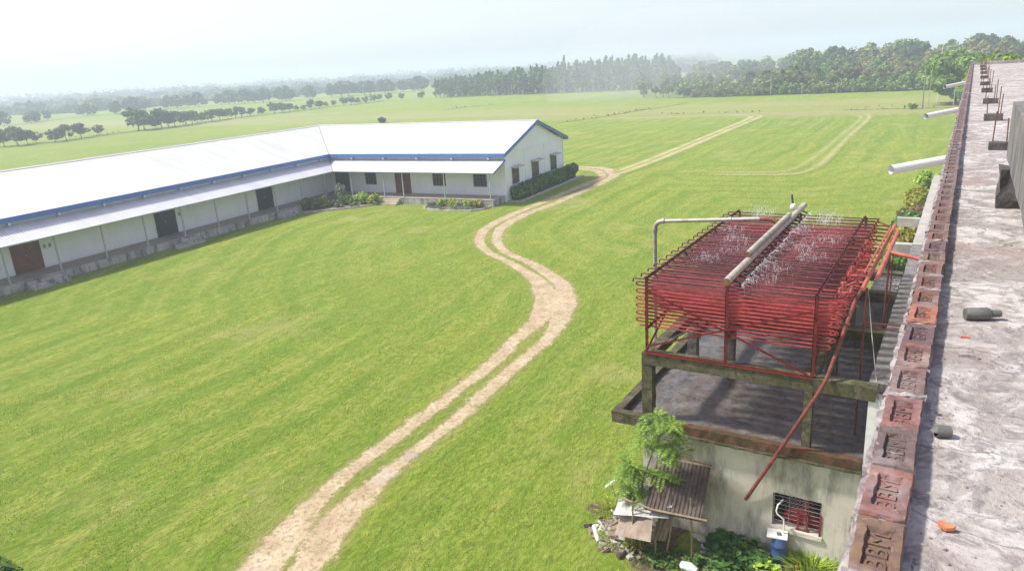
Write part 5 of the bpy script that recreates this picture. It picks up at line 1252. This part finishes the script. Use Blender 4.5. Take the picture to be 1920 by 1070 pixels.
weed(-3.75, 14.45, .45, .5, 60, .20, 'lf_weed', 1, 'broad-leaved green weed patch at the left end of the pump house wall'); weed(-3.15, 14.4, .42, .48, 60, .20, 'lf_weed', 2, 'broad-leaved green weed patch just left of the blue drum'); weed(-3.5, 14.0, .45, .4, 50, .18, 'lf_weed', 3, 'broad-leaved weed patch in front of the others, nearest the viewer'); weed(-2.85, 14.1, .3, .36, 30, .17, 'lf_lime', 4, 'light green weed in front of the blue drum'); weed(-4.1, 13.75, .3, .28, 26, .12, 'lf_weed', 5, 'small weed beside the foot of the right lean-to pole'); weed(-4.75, 13.55, .5, .22, 40, .10, 'lf_weed', 6, 'low weeds in front of the lean-to between its poles')
def grass_clump(x, y, R__, H, n, mat, seed, label, cat='grass clump'):
    rr = random.Random(seed); Q = []
    for i in range(n):
        a = rr.uniform(0, 6.28); q = R__ * math.sqrt(rr.random()); b = Vector((q * math.cos(a), q * math.sin(a), 0)); d = Vector((math.cos(a) * .5 + rr.gauss(0, .35), math.sin(a) * .5 + rr.gauss(0, .35), 1)).normalized(); h = H * rr.uniform(.5, 1); s_ = Vector((-math.sin(a), math.cos(a), 0)) * .012
        p1 = b + d * h * .6; p2 = p1 + (d + Vector((math.cos(a), math.sin(a), -.5)) * .6).normalized() * h * .5
        Q.append([b - s_, b + s_, p1 + s_, p1 - s_]); Q.append([p1 - s_, p1 + s_, p2, p2])
    o = link('grass_clump', quads_mesh('grass_clump', Q, seed), M[mat]); o.location = (x, y, 0); tag(o, label, cat)
grass_clump(-1.95, 14.6, .42, .55, 420, 'lf_lime', 1, 'tall bright green grass clump at the wall right of the blue drum')
grass_clump(-5.6, 13.75, .16, .55, 170, 'lf_yellow', 2, 'yellow-green upright tuft at the foot of the left lean-to pole'); grass_clump(-6.15, 13.75, .38, .35, 260, 'lf_lime', 3, 'loose green grass tuft in front of the rubble heap'); grass_clump(-5.3, 13.55, .35, .25, 200, 'lf_weed', 4, 'short dark green grass tuft between the lean-to poles'); grass_clump(-6.5, 14.7, .45, .45, 300, 'lf_lime', 5, 'green grass tuft behind the rubble heap under the sapling')
# dark hedge corner at the lower left edge of the frame
g = np.random.default_rng(15); cl = [((-19.9 + .9 * i, 5.75 - .05 * i, .25), (.75, .5, .42)) for i in range(4)]
P, N = crown_points(g, cl, 260, .6); P[:, 2] = np.maximum(P[:, 2], .02)
tag(link('low_hedge', leaf_mesh('low_hedge', P, N, .14, 3), M['lf_garden']), 'low green hedge at the lower left corner of the lawn', 'hedge')
# shrubs along the near building
lb = ['green and yellow bush farthest along the near building, below the longest white spout', 'bright yellow bush second farthest along the near building', 'reddish bronze bush in the middle of the row along the near building', 'dark green bush next to the reddish one along the near building', 'yellow-green bush just behind the far end of the red coil', 'green bush seen between the ledge brackets behind the coil', 'yellow bush low beside the tiled tray behind the coil']
for i, (x, y, mt, W_, H) in enumerate([(-2.05, 64, 'lf_lime', 2.3, 1.7), (-2.3, 57, 'lf_yellow', 2.2, 1.7), (-2.4, 52, 'lf_reddish', 2.0, 1.5), (-2.35, 48.5, 'lf_garden', 2.0, 1.6), (-2.55, 45, 'lf_yellow', 1.9, 1.6), (-2.1, 40, 'lf_garden', 2.0, 1.4), (-2.0, 36, 'lf_yellow', 1.8, 1.2)]):
    shrub('bush', mt, (x, y, 0), W_, 3.2 if i < 5 else 2.2, H, 1300, .17, 80 + i, lb[i], 'bush', None, 12)

# ================================================================== TREES
def make_tree(name, kind, seed, H, W_, n, leaf, mat, label, loc, trunk='trunk', base=.25, group=None, cat='tree', rz=0):
    t, c = tree_mesh(kind, seed, n, leaf, H, W_, base)
    r = empty(name, loc, rz); tag(r, label, cat, group); link('trunk', t, M[trunk], r); link('crown', c, M[mat], r); return r
make_tree('broadleaf_tree', 'round', 301, 9.4, 13.5, 8000, .5, 'lf_bright', 'big bright green leafy tree at the far corner of the field beside the near roof', (-2.0, 151.5, 0), base=.02)
make_tree('broadleaf_tree', 'round', 303, 10.3, 4.2, 1500, .20, 'lf_bright', 'bright green treetop rising just behind the far roof edge', (1.15, 60, 0), base=.6)
make_tree('broadleaf_tree', 'round', 304, 10.0, 3.8, 1400, .20, 'lf_bright', 'second bright green treetop behind the roof edge, at the right margin', (2.55, 61, 0), base=.6)
shrub('bush', 'lf_dark', (-117.5, 133.5, 0), 2.6, 2.6, 1.7, 500, .3, 99, 'lone dark round bush in the field behind the white roof ridge', 'bush')
shrub('bush', 'lf_mid', (-8.2, 142.8, 0), 1.6, 1.6, 1.3, 200, .3, 98, 'small scrubby bush at the foot of the tall grey pole', 'bush')
# weeds along ditches
gr = np.random.default_rng(8); P = []
for poly in ([[-67, 126.5], [-63.7, 137.2], [-61.9, 152.3], [-60.1, 160.6]], [[-129.2, 173.4], [-129.6, 183.3], [-124.5, 193.2]], [[-19, 143.9], [-6.3, 144.5], [8, 145.2]], [[-51.4, 143.2], [-31.8, 143.4]], [[-194, 104], [-198, 118]], [[-196, 70], [-190, 86], [-189, 98], [-194, 115], [-196, 130], [-200, 146], [-206, 165], [-208, 185], [-212, 210], [-210, 230], [-214, 246]]):
    for a, b in zip(poly[:-1], poly[1:]):
        a = np.array(a); b = np.array(b); n = int(np.linalg.norm(b - a) * 2.6); t = gr.random(n)[:, None]
        p = a + (b - a) * t + gr.normal(0, .5, (n, 2)); P.append(np.concatenate([p, np.abs(gr.normal(0, .22, (n, 1))) + .05], 1))
P = np.concatenate(P); tag(link('ditch_weeds', leaf_mesh('ditch_weeds', P, np.tile([0, 0, 1.0], (len(P), 1)), .27, 5, 1.5, .3, .8), M['lf_mid']), 'straggling weeds along the field ditches and banks', 'weeds', kind='stuff')
# the far row
ROW = [[-192.6, 85.9, 4.3], [-188.6, 87.1, 4.5], [-189.5, 89.7, 3.6], [-193.1, 93.4, 2.8], [-186.4, 94.4, 3.1], [-187.8, 97.9, 4.0], [-190.7, 103.2, 3.9], [-194.9, 110.1, 2.9], [-196.7, 122.4, 6.3], [-193.6, 122.2, 5.3], [-194.9, 126.6, 2.9], [-194.3, 128.0, 5.8], [-195.7, 131.2, 5.0], [-194.6, 132.6, 4.5], [-195.8, 136.6, 4.2], [-198.7, 141.0, 4.2], [-201.9, 146.6, 3.2], [-199.0, 147.9, 3.8], [-202.6, 153.8, 3.8], [-206.8, 160.1, 3.4], [-206.7, 163.0, 3.8], [-208.0, 166.8, 3.4], [-206.2, 168.9, 2.9], [-203.6, 171.4, 3.1], [-208.5, 181.0, 4.0], [-206.0, 182.7, 3.6], [-207.6, 187.6, 3.1], [-209.7, 192.8, 2.1], [-208.2, 194.8, 2.0], [-206.7, 196.8, 3.6], [-204.1, 198.5, 3.2], [-213.6, 211.5, 2.2], [-215.6, 217.6, 2.4], [-211.4, 219.0, 3.1], [-209.4, 221.1, 3.3], [-209.4, 225.0, 2.8], [-207.7, 227.6, 3.0], [-211.6, 236.5, 3.0], [-214.1, 243.7, 2.9], [-212.3, 247.2, 3.2], [-206.1, 248.2, 3.0], [-196.2, 249.1, 3.0]]
protos = {}
def proto(key, kind, seeds, H, W_, n, leaf, mat, trunk='trunk', base=.25):
    protos[key] = []
    for sd_ in seeds:
        t, c = tree_mesh(kind, sd_, n, leaf, H, W_, base); t.materials.append(M[trunk]); c.materials.append(M[mat]); protos[key].append((t, c))
def place(name, key, i, loc, H, H0, wf=1.0, label='', group=None, cat='tree', rz=0.0):
    t, c = protos[key][i % len(protos[key])]
    r = empty(name, loc, rz); s_ = H / H0; r.scale = (s_ * wf, s_ * wf, s_); tag(r, label, cat, group)
    for nm, me in (('trunk', t), ('crown', c)):
        o = bpy.data.objects.new(nm, me); COL.objects.link(o); o.parent = r
    return r
proto('row', 'round', (1, 2, 3, 4), 4.0, 4.4, 520, .34, 'lf_dark', base=.22)
proto('tall', 'tall', (11, 12, 13, 14, 15), 11.0, 5.6, 900, .46, 'lf_tall', 'paletrunk', .16)
proto('cone', 'cone', (21, 22), 11.0, 4.0, 520, .42, 'lf_tall', 'paletrunk', .14)
proto('wd', 'spread', (31, 32, 33), 10.0, 8.5, 1000, .55, 'lf_forest', base=.2)
proto('wm', 'spread', (34, 35, 36), 10.0, 8.5, 1000, .6, 'lf_mid', base=.2)
proto('wo', 'round', (37, 38), 10.0, 7.5, 1000, .6, 'lf_olive', base=.2)
proto('wb', 'spread', (39,), 8.0, 7.0, 600, .5, 'lf_brown', base=.25)
proto('hb', 'round', (41, 42, 43), 2.6, 3.4, 420, .34, 'lf_mid', base=.04)
proto('far', 'round', (51, 52, 53), 7.0, 8.0, 420, .8, 'lf_dark', base=.12)
rr = random.Random(66)
for i, (x, y, h) in enumerate(ROW):
    h *= 1.06
    lab = 'dark round-crowned tree in the long row across the far field'
    grp = 'trees of the far field row'
    if i == 0: lab = 'dark dome-shaped tree at the left frame edge, first of the far field row'
    elif i == 1: lab = 'dark dome-shaped tree second from the left end of the far field row'
    elif i == 8: lab = 'tallest tree of the far field row, standing at the right side of its gap'
    elif i == 11: lab = 'second tallest tree of the far field row, just right of the tallest'
    elif i == len(ROW) - 1: lab = 'lone small round tree just left of the tall wood'
    elif i == len(ROW) - 2: lab = 'round tree standing clear at the right end of the far field row'
    place('row_tree', 'row', i, (x, y, -.1), h, 4.0, rr.uniform(.95, 1.3), lab, grp, 'tree', rr.uniform(0, 6.28))
# tall wood
for i in range(26):
    t = (i + .5) / 26; place('understorey_bush', 'hb', i, (-192 + 102 * t, 262 + rr.uniform(-2, 2), -.1), rr.uniform(2.6, 4.4), 2.6, rr.uniform(1.0, 1.5), 'shadowy bush among the trunks of the tall wood', 'bushes among the trunks of the tall wood', 'bush', rr.uniform(0, 6.28))
for row, (dy, n) in enumerate(((0, 40), (5, 38), (11, 34), (18, 30))):
    for i in range(n):
        t = (i + rr.uniform(.1, .9)) / n; x = -194 + 104 * t - dy * .55; y = 254.5 + dy + rr.uniform(-2, 2); h = (7.6 + 4.2 * min(1, t * 1.35)) * rr.uniform(.84, 1.10)
        k = 'cone' if rr.random() < .16 else 'tall'
        if row == 1 and i == 22: h *= 1.14
        place('tall_tree', k, rr.randint(0, 4), (x, y, -.1), h, 11.0, rr.uniform(.85, 1.15), ('slender pointed tree in the tall wood beyond the white building' if k == 'cone' else 'slender pale-trunked tree in the tall wood beyond the white building'), 'trees of the tall wood' if k == 'tall' else 'pointed trees of the tall wood', 'tree', rr.uniform(0, 6.28))
# wooded rise on the right
for i in range(30):
    t = (i + .5) / 30; x = -64 + 82 * t; y = 196.6 + 2.4 * t + rr.uniform(-.6, .6)
    place('hedge_bush', 'hb', i, (x, y, -.05), rr.uniform(2.2, 3.1), 2.6, rr.uniform(.95, 1.2), 'leafy green bush in the hedge line along the foot of the right-hand wood', 'bushes along the foot of the wood', 'bush', rr.uniform(0, 6.28))
for i in range(26):
    t = (i + .5) / 26; x = -68 + 86 * t; y = 200.2 + rr.uniform(-.8, .8)
    place('understorey_bush', 'hb', i + 1, (x, y, -.05), rr.uniform(3.2, 4.6), 2.6, rr.uniform(.9, 1.2), 'taller green bush behind the hedge line of the right-hand wood', 'taller bushes behind the hedge line', 'bush', rr.uniform(0, 6.28))
kinds = [('wd', 10.0, 'dark green forest tree in the wood on the right'), ('wm', 10.0, 'mid green forest tree in the wood on the right'), ('wo', 10.0, 'olive green forest tree in the wood on the right')]
nt = {'wd': 0, 'wm': 0, 'wo': 0}
for row, (y, h0, n) in enumerate(((203, 5.6, 22), (209, 6.8, 22), (217, 8.0, 20), (227, 9.4, 20), (239, 10.6, 18), (254, 11.8, 18), (272, 13.2, 18))):
    for i in range(n):
        t = (i + rr.uniform(.1, .9)) / n; x = -78 + (112 + row * 4) * t - row * 4.0; yy = y + rr.uniform(-2.5, 2.5) - (4 if t < .12 else 0)
        h = h0 * rr.uniform(.82, 1.06) * (.70 + .36 * min(1, t * 1.35))
        k, hh, lb_ = kinds[(0 if (row >= 4 and rr.random() < .5) else rr.choice((0, 1, 1, 1, 2, 2)))]
        place('forest_tree', k, rr.randint(0, 2), (x, yy, -.1), h, hh, rr.uniform(.8, 1.1) * (1.25 if row < 2 else 1), lb_, {'wd': 'dark forest trees', 'wm': 'mid green forest trees', 'wo': 'olive forest trees'}[k], 'tree', rr.uniform(0, 6.28))
place('forest_tree', 'wb', 0, (-24.5, 204.0, -.1), 7.2, 8.0, 1.1, 'tan dry-leaved tree among the palms of the right-hand wood', None, 'tree')
pal = [(-41, 201.5, 5.4), (-36.5, 200.8, 5.0), (-33, 202.2, 5.8), (-29.3, 200.6, 4.6), (-45.5, 202, 5.6), (-26.5, 201.3, 5.6), (-50, 202.5, 5.4), (-18, 201.5, 5.0), (-38.8, 203.4, 6.4), (-13, 202, 5.6)]
for i, (x, y, h) in enumerate(pal):
    t, c = palm_mesh(90 + i, h, 2.5); r = empty('palm_tree', (x, y, -.1)); tag(r, 'feathery palm standing at the front of the right-hand wood', 'palm', 'palms at the front of the wood')
    link('trunk', t, M['trunk'], r); link('crown', c, M['lf_olive' if i % 2 else 'lf_mid'], r)
# clumps on the far plain
FAR = [[-334.5, 151.6, 5.9], [-329.8, 155.5, 6.1], [-360.2, 179.2, 4.7], [-383.5, 209.1, 5.2], [-354.4, 206.0, 6.4], [-357.8, 219.0, 6.9], [-372.5, 246.3, 6.9], [-358.4, 249.4, 6.8], [-355.0, 267.0, 7.9], [-334.6, 275.4, 7.3], [-328.3, 281.0, 8.4], [-315.6, 292.4, 7.9], [-311.8, 321.7, 8.6], [-290.3, 325.1, 8.1], [-292.4, 356.3, 7.7], [-285.2, 362.9, 8.1]]
for i in range(len(FAR)):
    x, y, h = FAR[i]; x2, y2, h2 = FAR[min(i + 1, len(FAR) - 1)]
    for k in range(1 if i in (0, 2) else 3):
        t = k / 3; place('distant_tree', 'far', i + k, (x + (x2 - x) * t + rr.uniform(-3, 3), y + (y2 - y) * t + rr.uniform(-4, 4), -.2), (h + (h2 - h) * t) * rr.uniform(.85, 1.15), 7.0, rr.uniform(.95, 1.3), 'hazy blue-green tree in the clumps far across the plain', 'hazy trees across the plain', 'tree', rr.uniform(0, 6.28))
gr = np.random.default_rng(44); cl = []
for R0, h0, n in ((540, 7, 46), (720, 8.5, 66), (1000, 11, 80), (1400, 15, 80)):
    for i in range(n):
        a = math.atan2(.42, -1.15) + (math.atan2(1.0, -.30) - math.atan2(.42, -1.15)) * (i + gr.random()) / n
        if R0 == 520 and gr.random() < .35: continue
        r = R0 * gr.uniform(.93, 1.07); h = h0 * gr.uniform(.6, 1.1); cl.append(((math.cos(a) * r, math.sin(a) * r, h * .45), (R0 * .018, R0 * .018, h * .55)))
P, N = crown_points(gr, cl, 150, .55); P[:, 2] = np.maximum(P[:, 2], 0)
tag(link('distant_woods', leaf_mesh('distant_woods', P, N, 3.0, 9, 1.4), M['lf_dark']), 'pale hazy woods along the horizon', 'woods', kind='stuff')
# poles
def pole(x, y, h, r, mat, label, arm=False, lean=0.0):
    mb = MB(); mb.tube([(0, 0, -.2), (lean, 0, h)], [r, r * .75], 8)
    o = mb.build('pole', M[mat]); o.location = (x, y, 0); tag(o, label, 'pole'); return o
pole(-6.65, 142.4, 6.3, .11, 'woodpole', 'tall grey wooden pole at the edge of the far field, left of the bright tree')
pole(-5.9, 144.0, 6.6, .05, 'gi', 'thin pale pole just right of the tall grey one, before the bright tree', lean=.1)
pole(-2.2, 142.2, 3.6, .08, 'gi', 'short pale pole under the third white spout, before the bright tree')
pole(-5.1, 158, 9.7, .06, 'pvc', 'thin white mast sticking up above the bright tree')
pole(-43.0, 195.6, 6.4, .09, 'gi', 'tallest pale pole in the hedge line of the wood'); pole(-35.6, 195.8, 2.6, .09, 'gi', 'short pale pole in the hedge line, right of the tallest one'); pole(-27.6, 196.0, 2.9, .09, 'gi', 'pale pole in the hedge line farthest to the right')

# ================================================================== AIR
def volume_box(name, x0, x1, y0, y1, z0, z1, dens, color, aniso, label, cat):
    mb = MB(); mb.box(x0, x1, y0, y1, z0, z1); s = NT(name + '_air'); v = s.n('ShaderNodeVolumePrincipled')
    v.inputs['Color'].default_value = (*color, 1); v.inputs['Density'].default_value = dens; v.inputs['Anisotropy'].default_value = aniso
    s.t.links.new(v.outputs[0], s.out.inputs['Volume']); o = mb.build(name, s.m); tag(o, label, cat, kind='stuff'); return o
volume_box('haze', -3100, 3100, -3100, 3100, -1, 40, .00125, (.80, .89, 1.0), .1, 'pale bluish haze filling the air over the plain', 'haze')
bm = bmesh.new(); bmesh.ops.create_icosphere(bm, subdivisions=4, radius=1)
me = bpy.data.meshes.new('mist'); bm.to_mesh(me); bm.free()
s = NT('mist_air'); v = s.n('ShaderNodeVolumePrincipled'); v.inputs['Color'].default_value = (.95, .97, 1, 1); v.inputs['Density'].default_value = .0055; v.inputs['Anisotropy'].default_value = .2
s.t.links.new(v.outputs[0], s.out.inputs['Volume'])
o = link('mist', me, s.m, smooth=True); o.location = (-76, 212, 5.0); o.scale = (36, 38, 20); tag(o, 'patch of white mist drifting over the gap between the two woods', 'mist', kind='stuff')
